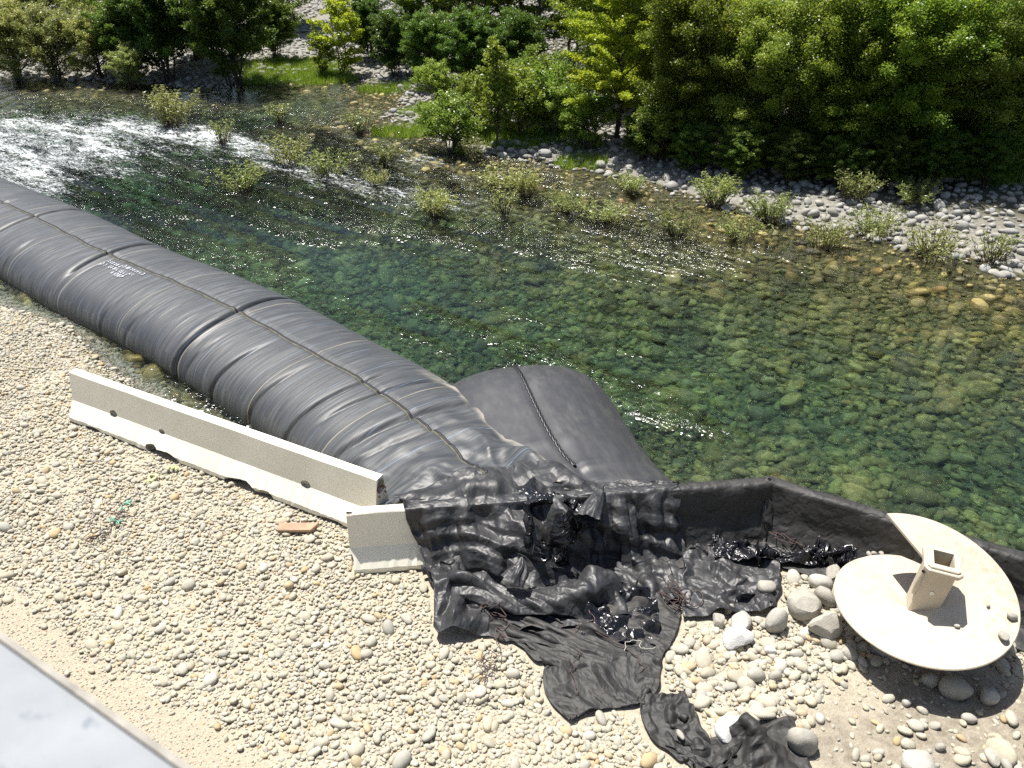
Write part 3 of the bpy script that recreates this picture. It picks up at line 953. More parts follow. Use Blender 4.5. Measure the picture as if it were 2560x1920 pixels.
vc = np.interp(UU, [U1 - 4.2, U1 - 2.5, U1 - 1.2, U1], [-0.40, -0.36, -0.38, -0.46]) + 0.03 * np.sin(UU * 3.1) + 0.05 * (fbm(UU * 2.5, vv * 3, 8) - 0.5)
mud = np.exp(-((vv - vc) / (0.05 + 0.04 * vnoise(UU * 3, vv * 0, 5))) ** 4) * sstep(U1 - 4.4, U1 - 3.4, UU) * (0.55 + 0.45 * sstep(0.3, 0.6, fbm(UU * 5, vv * 11, 12)))
dam1 = empty("dam_tube", (axis1[680, 0], axis1[680, 1], WATER))
tag(dam1, "long inflated grey-black dam tube with a centre seam lying across the shallows", "dam tube", "water-filled dam tubes")
inv1 = dam1.location
o = fabric_grid("body", P1 - np.array(inv1), UU, arc, M_TUBE, dam1, mud)
# centre seam: a raised lip with a dark gap beside it
mid = nv1 // 2
crestline = P1[:, mid, :]
def ribbon(path, side, w0, w1, h):
    Sd = np.concatenate([side, np.zeros((len(side), 1))], 1)
    A_ = path + Sd * w0; B_ = path + Sd * w1
    up = np.array([0, 0, h])
    V = np.stack([A_ - up, A_ + up * 0.9, B_ + up * 0.9, B_ - up], 1)
    return V.reshape(-1, 3), grid_faces(len(path), 4, True)
wig = 0.012 * np.sin(u1 * 5.1) + 0.014 * (fbm(u1 * 3, u1 * 0, 77) - 0.5)
last = int(len(u1) * (1 - 0.35 / U1))
cl = crestline + np.concatenate([N1, np.zeros((len(N1), 1))], 1) * wig[:, None]
V, F = ribbon(cl[:last] - np.array(inv1), N1[:last], -0.035, 0.003, 0.030)
link("seam", mesh_np("seam", V, F), M_SEAMD, dam1, smooth=False)
V, F = ribbon(cl[:last] - np.array(inv1), N1[:last], 0.006, 0.034, 0.026)
link("seam_lip", mesh_np("seam_lip", V, F), M_SEAM, dam1, smooth=False)


# white stencil print: short unreadable strokes in four lines
def tube_point(px, py):
    """point of the tube skin nearest to a photo sight line"""
    best = None
    v = P1.reshape(-1, 3)
    vx, vy, vz = v[:, 0], v[:, 1], v[:, 2] - CAM_H
    fw = vy * CP - vz * SP; up = vy * SP + vz * CP
    qx = 1280 + FPX * vx / fw; qy = 960 - FPX * up / fw
    i = np.argmin((qx - px) ** 2 + (qy - py) ** 2)
    return i


rr = np.random.default_rng(3)
bmp = bmesh.new()
for (ax, ay, bx, by, n) in ((267, 653, 358, 686, 17), (246, 658, 286, 672, 8), (287, 674, 332, 689, 8), (282, 682, 316, 695, 7)):
    for k in range(n):
        if rr.random() < 0.12: continue
        t = k / (n - 1)
        i = tube_point(ax + (bx - ax) * t, ay + (by - ay) * t)
        iu, iv = divmod(i, nv1)
        p = P1[iu, iv] + Nn[iu, iv] * 0.016
        tu = P1[min(iu + 4, 1399), iv] - P1[iu - 4, iv]; tu /= np.linalg.norm(tu)
        tv = np.cross(Nn[iu, iv], tu)
        p = p - tu * 0.0 + tu * rr.normal(0, 0.01)
        w, h = 0.024 * rr.uniform(0.7, 1.3), 0.050 * rr.uniform(0.7, 1.1)
        shape = rr.integers(0, 4)
        quads = [(-w, -h, -w * 0.3, h)] if shape != 3 else []
        if shape in (0, 1, 3): quads.append((-w, h * 0.55, w, h))
        if shape in (1, 2, 3): quads.append((-w, -h, w, -h * 0.55))
        if shape in (0, 3): quads.append((w * 0.3, -h, w, h))
        for (x0, y0, x1, y1) in quads:
            vs = []
            for (a_, b_) in ((x0, y0), (x1, y0), (x1, y1), (x0, y1)):
                c_ = p + tu * a_ * 0.9 + tv * b_ - np.array(inv1)
                vs.append(bmp.verts.new(c_ ))
            bmp.faces.new(vs)
pr = link("stencil_print", bm_mesh("stencil_print", bmp), M_PRINT, dam1, smooth=False)
tag(pr, kind="stuff"); pr["label"] = "small white stencilled print in four short lines"

# --- second tube, the rounded end showing behind the tarp
axis2 = smooth_path([(-0.02, 13.6), (0.12, 12.9), (0.32, 11.9), (0.56, 10.85), (0.82, 9.9), (1.15, 8.85)], 160)
axis2, u2 = resample(axis2, 260); U2 = u2[-1]
T2 = np.gradient(axis2, axis=0); T2 /= np.linalg.norm(T2, axis=1)[:, None]
N2 = np.stack([T2[:, 1], -T2[:, 0]], 1)                         # points to -x (left)
UU2, PH2 = np.meshgrid(u2, phi, indexing='ij')
tip = np.clip(u2 / 1.7, 0, 1)
tipf = (1 - (1 - tip) ** 2.4) ** 0.55
a2 = 1.54 * (0.62 + 0.42 * tipf)
c2 = -0.55 + (0.52 + 0.55 + 0.06 * u2 / U2) * tipf ** 0.8
lat2 = a2[:, None] * np.sign(np.sin(PH2)) * np.abs(np.sin(PH2)) ** 0.84
z2 = -0.5 + np.where(np.cos(PH2) > 0, (c2 + 0.5)[:, None] * np.abs(np.cos(PH2)) ** 0.85, -0.45 * np.abs(np.cos(PH2)))
P2 = np.stack([axis2[:, None, 0] + N2[:, None, 0] * lat2, axis2[:, None, 1] + N2[:, None, 1] * lat2, z2], -1)
e2 = sstep(U2 - 1.9, U2, UU2) ** 1.2
EX2 = np.interp(vv, [-1, -0.7, 0.7, 1], [2.55, 2.45, 0.1, -0.1]) + 0 * UU2
EY2 = np.interp(vv, [-1, -0.7, 0.7, 1], [9.20, 8.98, 8.80, 8.95]) + 0 * UU2
EZ2 = np.interp(vv, [-1, -0.85, -0.65, 0.7, 1], [-0.2, 0.5, 0.79, 0.79, 0.3]) + 0 * UU2
P2 = P2 * (1 - e2)[..., None] + np.stack([EX2, EY2, EZ2], -1) * e2[..., None]
Nn2 = normals_grid(P2)
if Nn2[130, mid, 2] < 0: Nn2 = -Nn2
d2 = -0.05 * np.exp(-(lat2 / 0.07) ** 2) * sstep(0.3, 0.8, UU2) + 0.010 * (fbm(UU2 * 1.2, PH2 * 2.2, 45) - 0.5)
d2 += sstep(U2 - 2.1, U2 - 0.7, UU2) * ((ridged(UU2 * 2.6, vv * 2.0 + UU2 * 0.25, 47) - 0.5) * 0.10 + (ridged(UU2 * 6, vv * 3 + 0.5 * UU2, 48) - 0.5) * 0.04)
P2 = P2 + Nn2 * d2[..., None]
dam2 = empty("dam_tube", (axis2[130, 0], axis2[130, 1], WATER))
tag(dam2, "short dark dam tube end with rounded tip and braided lashing rope poking into the river", "dam tube", "water-filled dam tubes")
inv2 = np.array(dam2.location)
fabric_grid("body", P2 - inv2, UU2, lat2, M_TUBE2, dam2)
k0, k1 = 22, int(260 * (1 - 1.15 / U2))
cl2 = P2[k0:k1, mid] + np.array([0, 0, 0.02])
cl2s, q2 = resample(cl2, 240)
parts = []
for ph_ in (0, math.pi):
    off = np.stack([np.cos(q2 * 22 + ph_) * 0.017, 0 * q2, np.sin(q2 * 22 + ph_) * 0.016], 1)
    parts.append(tube_np(cl2s + off - inv2, 0.019, 6))
V, F = merge_np(parts)
link("lashing_rope", mesh_np("lashing_rope", V, F), M_ROPE, dam2)

# ------------------------------------------------------------------ cloth solver (position based, rests on a height field)
def rest_height(x, y):
    h = ground_z(x, y) + 0.05
    for A, D, L in ((B2A, B2D, B2L), (B3A, B3D, B3L)):
        s, t = along(x, y, A, D)
        ok = (s > -0.02) & (s < L + 0.02)
        h = np.where(ok, np.maximum(h, prof_h(t) + 0.025), h)
    return h


def drape(P0, rest_scale, steps=110, iters=10, pins=None, seed=0, kick=0.04, lift=0.0, thick=0.0, extra=None, damp=0.97):
    """P0 (nu,nv,3) start state; rest lengths = start spacing * rest_scale"""
    rr = np.random.default_rng(seed)
    nu, nv = P0.shape[:2]
    X = P0.copy()
    su, sv = rest_scale if isinstance(rest_scale, tuple) else (rest_scale, rest_scale)
    base = P0.copy(); base[..., 2] *= 0.0
    du = np.linalg.norm(np.diff(base, axis=0), axis=2) * su
    dv = np.linalg.norm(np.diff(base, axis=1), axis=2) * sv
    dd = np.sqrt(0.25 * (du[:, :-1] + du[:, 1:]) ** 2 + 0.25 * (dv[:-1] + dv[1:]) ** 2)
    d2u = np.linalg.norm(base[2:] - base[:-2], axis=2) * su; d2v = np.linalg.norm(base[:, 2:] - base[:, :-2], axis=2) * sv
    a_, b_ = np.meshgrid(np.linspace(0, 1, nu), np.linspace(0, 1, nv), indexing='ij')
    X[..., 2] += kick * (fbm(a_ * 9, b_ * 9, seed + 5, 3) - 0.5) * 2 + lift
    Vl = np.zeros_like(X)
    W = np.ones((nu, nv))
    if pins is not None: W[pins] = 0.0
    def solve(A, B, wa, wb, L, k, minonly=False):
        d = B - A
        ln = np.linalg.norm(d, axis=2) + 1e-9
        c = (ln - L) / ln
        if minonly: c = np.minimum(c, 0)
        w = wa + wb + 1e-9
        c = (c * k / w)[..., None] * d
        return c * wa[..., None], -c * wb[..., None]
    for st in range(steps):
        Vl *= damp
        Vl[..., 2] -= 9.8 * 0.02
        old = X.copy()
        X = X + Vl * 0.02 * W[..., None]
        for it in range(iters):
            for par in (0, 1):
                A, B = X[par:-1:2], X[par + 1::2]; m = min(len(A), len(B))
                wa, wb = W[par:-1:2][:m], W[par + 1::2][:m]
                ca, cb = solve(A[:m], B[:m], wa, wb, du[par::2][:m], 0.95)
                X[par:-1:2][:m] += ca; X[par + 1::2][:m] += cb
                A, B = X[:, par:-1:2], X[:, par + 1::2]; m = min(A.shape[1], B.shape[1])
                wa, wb = W[:, par:-1:2][:, :m], W[:, par + 1::2][:, :m]
                ca, cb = solve(A[:, :m], B[:, :m], wa, wb, dv[:, par::2][:, :m], 0.95)
                X[:, par:-1:2][:, :m] += ca; X[:, par + 1::2][:, :m] += cb
            # shear and bending, averaged
            C = np.zeros_like(X); n = np.zeros((nu, nv))
            ca, cb = solve(X[:-1, :-1], X[1:, 1:], W[:-1, :-1], W[1:, 1:], dd, 0.5)
            C[:-1, :-1] += ca; C[1:, 1:] += cb
            ca, cb = solve(X[1:, :-1], X[:-1, 1:], W[1:, :-1], W[:-1, 1:], dd, 0.5)
            C[1:, :-1] += ca; C[:-1, 1:] += cb
            ca, cb = solve(X[:-2], X[2:], W[:-2], W[2:], d2u * 0.93, 0.45, True); C[:-2] += ca; C[2:] += cb
            ca, cb = solve(X[:, :-2], X[:, 2:], W[:, :-2], W[:, 2:], d2v * 0.93, 0.45, True); C[:, :-2] += ca; C[:, 2:] += cb
            X += C * 0.5
        h = rest_height(X[..., 0], X[..., 1]) if extra is None else np.maximum(rest_height(X[..., 0], X[..., 1]), extra(X[..., 0], X[..., 1]))
        hit = X[..., 2] < h
        X[..., 2] = np.where(hit & (W > 0), h, X[..., 2])
        fr = np.where(hit, 0.25, 1.0)[..., None]
        X[..., :2] = old[..., :2] + (X[..., :2] - old[..., :2]) * fr
        Vl = (X - old) / 0.02
        Vl = np.clip(Vl, -3, 3)
    return X


COVER = []


def sheet(name, P, mat, parent, solid=0.006, sub=1):
    nu, nv = P.shape[:2]
    U = np.concatenate([np.zeros((1, nv)), np.cumsum(np.linalg.norm(np.diff(P, axis=0), axis=2), 0)], 0).mean(1)[:, None] + np.zeros((nu, nv))
    Vv = np.concatenate([np.zeros((nu, 1)), np.cumsum(np.linalg.norm(np.diff(P, axis=1), axis=2), 1)], 1).mean(0)[None] + np.zeros((nu, nv))
    o = fabric_grid(name, P, U, Vv, mat, parent)
    if sub:
        md = o.modifiers.new("sub", 'SUBSURF'); md.levels = sub; md.render_levels = sub
    if solid:
        md = o.modifiers.new("s", 'SOLIDIFY'); md.thickness = solid; md.offset = 0
    return o


def poly_rows(left, right, nu, nv, z=0.0):
    """sheet laid out between two pixel polylines (left edge, right edge)"""
    Lp = np.array([at(a, b, z) for a, b in left]); Rp = np.array([at(a, b, z) for a, b in right])
    Lr, _ = resample(Lp, nv); Rr, _ = resample(Rp, nv)
    t = np.linspace(0, 1, nu)[:, None, None]
    return Lr[None] * (1 - t) + Rr[None] * t


# --- sheet A: over the barrier, down its face and onto the pebbles
tarp = empty("tarp", (0.4, 8.0, 0.0))
tag(tarp, "heap of crumpled black tarp draped over the white barrier with a gaping fold", "tarp")
tp = np.array(tarp.location)


def upsample(P, k):
    nu, nv = P.shape[:2]
    u = np.linspace(0, nu - 1, (nu - 1) * k + 1); i = np.minimum(u.astype(int), nu - 2); f = (u - i)[:, None, None]
    P = P[i] * (1 - f) + P[i + 1] * f
    v = np.linspace(0, nv - 1, (nv - 1) * k + 1); j = np.minimum(v.astype(int), nv - 2); g = (v - j)[None, :, None]
    return P[:, j] * (1 - g) + P[:, j + 1] * g


def relax(P, n=2):
    for _ in range(n):
        Q = P.copy()
        Q[1:-1] = 0.25 * P[:-2] + 0.5 * P[1:-1] + 0.25 * P[2:]
        P = Q.copy()
        P[:, 1:-1] = 0.25 * Q[:, :-2] + 0.5 * Q[:, 1:-1] + 0.25 * Q[:, 2:]
    return P


def arc_uv(P):
    nu, nv = P.shape[:2]
    U = np.concatenate([np.zeros((1, nv)), np.cumsum(np.linalg.norm(np.diff(P, axis=0), axis=2), 0)], 0)
    V_ = np.concatenate([np.zeros((nu, 1)), np.cumsum(np.linalg.norm(np.diff(P, axis=1), axis=2), 1)], 1)
    return U, V_


def over_barriers(P, gap=0.03):
    for A, D, L in ((B2A, B2D, B2L), (B3A, B3D, B3L)):
        s, t = along(P[..., 0], P[..., 1], A, D)
        ok = (s > -0.05) & (s < L + 0.05) & (np.abs(t) < 0.33)
        P[..., 2] = np.where(ok, np.maximum(P[..., 2], prof_h(t) + gap), P[..., 2])
    return P


def crumple(P, amp, freq, seed, floor=True, dirs=9):
    """sharp random creases pushed along the normals"""
    rr = np.random.default_rng(seed)
    U, V_ = arc_uv(P)
    Uw = U + 0.30 / freq * (fbm(U * freq * 0.7, V_ * freq * 0.7, seed) - 0.5) * 1.6; Vw = V_ + 0.30 / freq * (fbm(U * freq * 0.7 + 9, V_ * freq * 0.7, seed + 1) - 0.5) * 1.6
    d = 0 * U
    for i in range(dirs):
        a_ = rr.uniform(0, math.pi); f = freq * 1.45 ** (i % 4) * rr.uniform(0.8, 1.2)
        k = (Uw * math.cos(a_) + Vw * math.sin(a_)) * f + rr.uniform(0, 1)
        tri = np.abs((k % 1.0) - 0.5) * 2
        msk = sstep(0.38, 0.62, fbm(U * freq * 0.55 + 3.1 * i, V_ * freq * 0.55, seed + 5 + i, 2))
        d = d + amp / (1.45 ** (i % 4)) ** 1.35 * (tri - 0.5) * msk
    Nq = normals_grid(P)
    P = P + Nq * d[..., None]
    if floor:
        P[..., 2] = np.maximum(P[..., 2], ground_z(P[..., 0], P[..., 1]) + 0.03 + 0.02 * vnoise(P[..., 0] * 9, P[..., 1] * 9, 4))
        P = over_barriers(P, 0.045)
    return P


def slump(x, y):
    """loose cloth heaped against the barrier: leans out from its top to the pebbles"""
    s, t = along(x, y, B2A, B2D)
    reach = np.interp(s, [0.7, 1.15, 1.5, 2.0, 2.6, 3.0, 3.5, 4.2], [0.36, 0.46, 0.66, 0.84, 0.82, 0.66, 0.58, 0.52]) * (0.88 + 0.24 * fbm(s * 1.6, s * 0, 64))
    top = np.interp(s, [0.7, 1.0, 1.4, 2.6, 3.0, 4.2], [0.80, 0.80, 0.78, 0.76, 0.81, 0.81])
    f = np.clip(1 - (t - 0.07) / (reach - 0.07), 0, 1)
    bulge = np.interp(s, [0.7, 1.2, 2.0, 2.7, 3.1], [0.9, 0.75, 0.62, 0.62, 1.0])
    h = 0.05 + top * f ** bulge * (1 - 0.22 * (1 - f) * f * 4 * (fbm(s * 1.7, t * 2.5, 65) - 0.2) * (s < 3.0))
    return np.where((t > 0.02) & (s > 0.66) & (s < 4.34), h, -1)


HX0, HY0, HC = -2.6, 7.9, 0.05
hmap = np.full((int(6.0 / HC), int(4.2 / HC)), -1.0)
for Pq in (upsample(P1[1080:], 2), upsample(P2[120:], 2)):
    f = Pq.reshape(-1, 3)
    i_ = ((f[:, 0] - HX0) / HC).astype(int); j_ = ((f[:, 1] - HY0) / HC).astype(int)
    ok = (i_ >= 0) & (i_ < hmap.shape[0]) & (j_ >= 0) & (j_ < hmap.shape[1])
    np.maximum.at(hmap, (i_[ok], j_[ok]), f[ok, 2])
for _ in range(2):
    g = hmap.copy()
    for di in (-1, 0, 1):
        for dj in (-1, 0, 1): g = np.maximum(g, np.roll(np.roll(hmap, di, 0), dj, 1) - 0.02)
    hmap = g
for _ in range(6):
    g = np.maximum(hmap, -0.4)
    hmap = (g + np.roll(g, 1, 0) + np.roll(g, -1, 0) + np.roll(g, 1, 1) + np.roll(g, -1, 1)) / 5


def tube_top(x, y):
    i_ = np.clip(((x - HX0) / HC).astype(int), 0, hmap.shape[0] - 1); j_ = np.clip(((y - HY0) / HC).astype(int), 0, hmap.shape[1] - 1)
    return np.where(y < HY0 + 4.0, hmap[i_, j_] + 0.035, -1)


def slump_all(x, y):
    return np.maximum(slump(x, y), tube_top(x, y))


nuA, nvA = 110, 100
sA = np.linspace(0.72, 4.32, nuA); tA = np.linspace(-0.80, 1.50, nvA)     # metres along the barrier / towards the camera
SA, TA = np.meshgrid(sA, tA, indexing='ij')
# left edge of the sheet slants along the barrier face
SA = SA + 0.36 * np.clip(TA / 0.5, 0, 1) * np.clip((1.5 - SA) / 0.8, 0, 1)
TA = TA * (1 - 0.16 * sstep(3.0, 4.2, SA)) * (1 + 0.10 * (fbm(SA * 1.5, 0 * SA, 3) - 0.5))
TA = np.where(TA < 0, TA * np.interp(SA, [0.7, 1.3, 1.9, 2.5, 3.2, 4.3], [0.35, 0.75, 1.0, 0.8, 0.5, 0.3]) * (0.85 + 0.4 * fbm(SA * 2.1, 0 * SA, 13)), TA)
PA = np.stack([B2A[0] + SA * B2D[0] + TA * B2D[1], B2A[1] + SA * B2D[1] - TA * B2D[0], 0.92 + 0 * SA], -1)
pins = np.zeros((nuA, nvA), bool); pins[0, 30:34] = True; pins[-1, 30:34] = True
PA = drape(PA, (1.12, 1.10), steps=100, iters=9, pins=pins, seed=2, kick=0.10, extra=slump_all)
COVER.append(PA)
s_, t_ = along(PA[..., 0], PA[..., 1], B2A, B2D)
PA = upsample(relax(PA, 3), 2)
s_, t_ = along(PA[..., 0], PA[..., 1], B2A, B2D)
pleat = (0.10 + 0.90 * sstep(2.7, 3.2, s_)) * sstep(0.05, 0.16, t_) * 0.024 * (np.abs(((s_ * 4.2 + 0.5 * fbm(s_ * 2, t_ * 1.5, 7)) % 1.0) - 0.5) * 4 - 1)
PA = PA + normals_grid(PA) * pleat[..., None] * np.sign(normals_grid(PA)[100, 60, 1] * -1)
Pc_ = crumple(PA.copy(), 0.16, 1.25, 18, dirs=8)
km = (0.35 + 0.65 * sstep(0.0, 0.18, t_))[..., None]
PA = PA * (1 - km) + Pc_ * km
PA = over_barriers(PA, 0.04)
sheet("sheet", PA - tp, M_TARP, tarp, sub=0)
# heaped front: a longer piece of sheet bunched up over the fallen roll
RL = np.array([at(a_, b_, 0.15) for a_, b_ in ((1085, 1440), (1160, 1470), (1260, 1495), (1360, 1505), (1440, 1495), (1510, 1455))])


def roll_bump(x, y):
    d = seg_dist(x, y, RL[:, :2])
    s = np.clip((x - RL[0, 0]) / (RL[-1, 0] - RL[0, 0]), 0, 1)
    return np.maximum(0.05 + (0.24 + 0.08 * np.sin(s * 9)) * np.exp(-(d / 0.20) ** 4) * np.clip(s * 6 + 0.5, 0, 1), slump(x, y) - 0.03)


PH_ = poly_rows([(1062, 1400), (1060, 1420), (1090, 1470), (1150, 1510)], [(1600, 1400), (1590, 1450), (1570, 1500), (1550, 1545)], 96, 50, 0.2)
PH_[..., 2] = np.maximum(rest_height(PH_[..., 0], PH_[..., 1]), roll_bump(PH_[..., 0], PH_[..., 1])) + 0.12
PH_ = drape(PH_, (1.12, 1.20), steps=70, iters=9, seed=6, kick=0.14, extra=roll_bump)
COVER.append(PH_)
PH_ = crumple(upsample(relax(PH_, 2), 2), 0.13, 1.6, 19, dirs=7)
sheet("heaped_sheet", PH_ - tp, M_TARP, tarp, sub=0)

# --- the slung roll at the front and the gaping mouth
def crumple_tube(path, rad, n=56, amp=0.25, seed=0, squash=0.8, fx=3.0, fa=3.0):
    path, q = resample(smooth_path(path, 120), 150)
    rad = np.interp(np.linspace(0, 1, 150), np.linspace(0, 1, len(rad)), rad)
    T = np.gradient(path, axis=0); T /= np.linalg.norm(T, axis=1)[:, None]
    A = np.cross(T, [0, 0, 1.0]); A /= np.linalg.norm(A, axis=1)[:, None]
    B = np.cross(A, T)
    a = np.linspace(0, 2 * np.pi, n)
    ca, sa = np.cos(a), np.sin(a)
    nz = (ridged(q[:, None] * fx + 0.8 * ca[None], fa * sa[None] + 2 * ca[None] + 5, seed) - 0.5) + 0.5 * (ridged(q[:, None] * fx * 2.3 + 2 * sa[None], fa * 2 * ca[None] + 9, seed + 3) - 0.5)
    R = rad[:, None] * (1 + amp * 2 * nz)
    P = path[:, None] + R[..., None] * (ca[None, :, None] * A[:, None] + squash * sa[None, :, None] * B[:, None])
    return P, q[:, None] + 0 * R, a[None] * rad[:, None]


# mouth: bag with irregular rim, opening to the camera and upwards
cm = np.array(at(1384, 1318, 0.62)); back = np.array(at(1384, 1318, 0.45)); 
axd = np.array([0.05, -0.80, 0.60]); axd /= np.linalg.norm(axd)
ex = np.array([1.0, 0.0, 0.0]); ey = np.cross(axd, ex); ey /= np.linalg.norm(ey); ex = np.cross(ey, axd)
nw, na = 60, 110
w = np.linspace(0, 1, nw)[:, None]; a = np.linspace(0, 2 * np.pi, na)[None]
rin = np.interp(w, [0, 0.15, 0.40, 0.52, 0.6, 0.75, 1.0], [0.02, 0.16, 0.26, 0.31, 0.335, 0.40, 0.62])
dep = np.interp(w, [0, 0.15, 0.40, 0.52, 0.6, 0.75, 1.0], [-0.55, -0.45, -0.12, 0.02, 0.03, -0.08, -0.46])
crm = (ridged(a * 2.2 / 1.0 + 0 * w, w * 3.0 + 0.3 * a, 71) - 0.5) * 0.16 + (ridged(a * 4.5 + 2 * w, w * 6, 73) - 0.5) * 0.07
per = np.cos((a - np.pi)) * 0 + 1
blend = 0.5 - 0.5 * np.cos(np.clip(a / 0.4, 0, 1) * np.pi) ; blend = blend * (0.5 - 0.5 * np.cos(np.clip((2 * np.pi - a) / 0.4, 0, 1) * np.pi))
rimshape = 1 + 0.12 * np.sin(3 * a + 0.6) + 0.08 * np.sin(5 * a + 2.0) + 0.05 * np.sin(8 * a)
R = rin * rimshape * (1 + crm * blend * 1.3 * np.clip(w * 3, 0.3, 1))
D = dep + 0.09 * np.sin(2 * a + 1.2) * np.clip(w * 1.6, 0, 1) + 0.06 * np.sin(4 * a) * np.clip(w * 1.6, 0, 1) + crm * 0.35 * blend
PM = cm + (R * np.cos(a))[..., None] * ex * 0.98 + (R * np.sin(a) * 1.10)[..., None] * ey + D[..., None] * axd
PM[..., 2] = np.maximum(PM[..., 2], 0.10)
fabric_grid("gaping_fold", PM - tp, a + 0 * w, w * 1.4 + 0 * a, M_PLASTIC, tarp)
# inner flaps glinting in the mouth
for k, (px_, py_, z_, w_, h_, tw) in enumerate(((1318, 1325, 0.62, 0.12, 0.46, 0.5), (1408, 1315, 0.66, 0.20, 0.42, -0.5), (1355, 1370, 0.50, 0.14, 0.25, 0.2))):
    c_ = np.array(at(px_, py_, z_))
    uu, vv_ = np.meshgrid(np.linspace(-1, 1, 26), np.linspace(-1, 1, 34), indexing='ij')
    sx_ = w_ * uu * (1 - 0.55 * np.clip(vv_, 0, 1))
    bulge = 0.16 * (1 - uu ** 2) + 0.06 * (ridged(uu * 1.5 + k, vv_ * 2.2, 81 + k) - 0.5)
    Pf = c_ + sx_[..., None] * np.array([math.cos(tw), -math.sin(tw), 0.15]) + (vv_ * h_ * 0.5)[..., None] * np.array([0.15 * tw, 0.35, 0.93]) + bulge[..., None] * np.array([0.1, -0.9, 0.4])
    fabric_grid("inner_flap", Pf - tp, uu * w_, vv_ * h_, M_PLASTIC, tarp, solid=0.004)
# pointed gathers standing up right of the mouth
for k, (pth, rad) in enumerate((([at(1470, 1300, 0.85), at(1490, 1250, 0.93), at(1508, 1212, 0.97)], [0.14, 0.09, 0.012]), ([at(1280, 1455, 0.36), at(1300, 1420, 0.48), at(1305, 1392, 0.56)], [0.15, 0.10, 0.01]))):
    PR, QR, AR = crumple_tube(np.array(pth), rad, amp=0.26, seed=91 + k, squash=0.6, fx=2.2)
    fabric_grid("gather", PR - tp, QR, AR, M_TARP, tarp)

# --- smooth wrap of black cloth over the rest of the barrier line
def wrap_strip(name, A, D, s0, s1, parent, off, seed, fall=0.30):
    n = int((s1 - s0) / 0.05)
    s = np.linspace(s0, s1, n)[:, None]
    prof = np.array([(0.42, -0.25), (0.34, 0.02), (0.32, 0.12), (0.19, 0.36), (0.125, 0.70), (0.092, 0.80), (0.075, 0.832), (0.0, 0.84), (-0.075, 0.832), (-0.092, 0.80), (-0.13, 0.66), (-0.19, 0.40), (-0.27, 0.24), (-0.36, 0.08), (-0.38 - fall, 0.045)])
    pr_, q_ = resample(prof, 60)
    nz = (fbm(s * 2.0, q_[None] * 2.5, seed) - 0.5) * 0.05 + (ridged(s * 1.4 + q_[None] * 0.8, q_[None] * 1.2, seed + 1) - 0.5) * 0.035
    nz = nz * np.where((q_ > 0.85) & (q_ < 1.25), 0.35, 1.0)[None]
    t = -pr_[None, :, 0] * 1.0 + 0 * s
    tt = t - np.sign(pr_[None, :, 0]) * 0 + nz * np.sign(-pr_[None, :, 0] + 1e-6)
    z = pr_[None, :, 1] + 0 * s + nz * (np.abs(pr_[None, :, 0]) < 0.08)
    x = A[0] + s * D[0] + tt * D[1]; y = A[1] + s * D[1] - tt * D[0]
    P = np.stack([x, y, z], -1)
    return fabric_grid(name, P - off, s + 0 * t, q_[None] + 0 * t, M_CLOTH, parent)


wrapped = empty("wrapped_barrier", (B3A[0], B3A[1], 0))
tag(wrapped, "low barrier wall wrapped in black silt cloth with a bend, along the river edge", "barrier")
wo = np.array(wrapped.location)
wrap_strip("cloth_wrap", B2A, B2D, 3.95, B2L + 0.02, wrapped, wo, 111)
wrap_strip("cloth_wrap", B3A - B3D * 0.06, B3D, 0.0, B3L, wrapped, wo, 121)
# gathered corner where the two runs meet
cx_, cy_ = B3A
PR, QR, AR = crumple_tube(np.array([(cx_ + 0.02, cy_ - 0.16, 0.05), (cx_ + 0.0, cy_ - 0.13, 0.35), (cx_ - 0.02, cy_ - 0.07, 0.66), (cx_ - 0.02, cy_ - 0.01, 0.86)]), [0.22, 0.15, 0.09, 0.02], amp=0.22, seed=131, squash=0.8)
fabric_grid("corner_gather", PR - wo, QR, AR, M_CLOTH, wrapped)

# --- loose sheets on the ground
def ground_sheet(name, label, left, right, nu, nv, slack, mat, seed, kick, group=None, steps=80, z0=0.10, cr=(0.055, 2.2), cat="plastic sheet", up=0.0):
    P = poly_rows(left, right, nu, nv, 0.03)
    P[..., 2] = rest_height(P[..., 0], P[..., 1]) + z0
    P[..., 0] += 0.10 * (fbm(P[..., 0] * 2.2, P[..., 1] * 2.2, seed) - 0.5) * 2; P[..., 1] += 0.10 * (fbm(P[..., 0] * 2.2 + 5, P[..., 1] * 2.2, seed + 1) - 0.5) * 2
    P = drape(P, slack, steps=steps, iters=8, seed=seed, kick=kick)
    COVER.append(P)
    P = crumple(upsample(relax(P, 1), 2), cr[0], cr[1], seed)
    P[..., 2] += up
    c = P.reshape(-1, 3).mean(0); c[2] = 0
    root = empty(name, c)
    tag(root, label, cat, group)
    sheet("cloth", P - c, mat, root, sub=0)
    return root, P


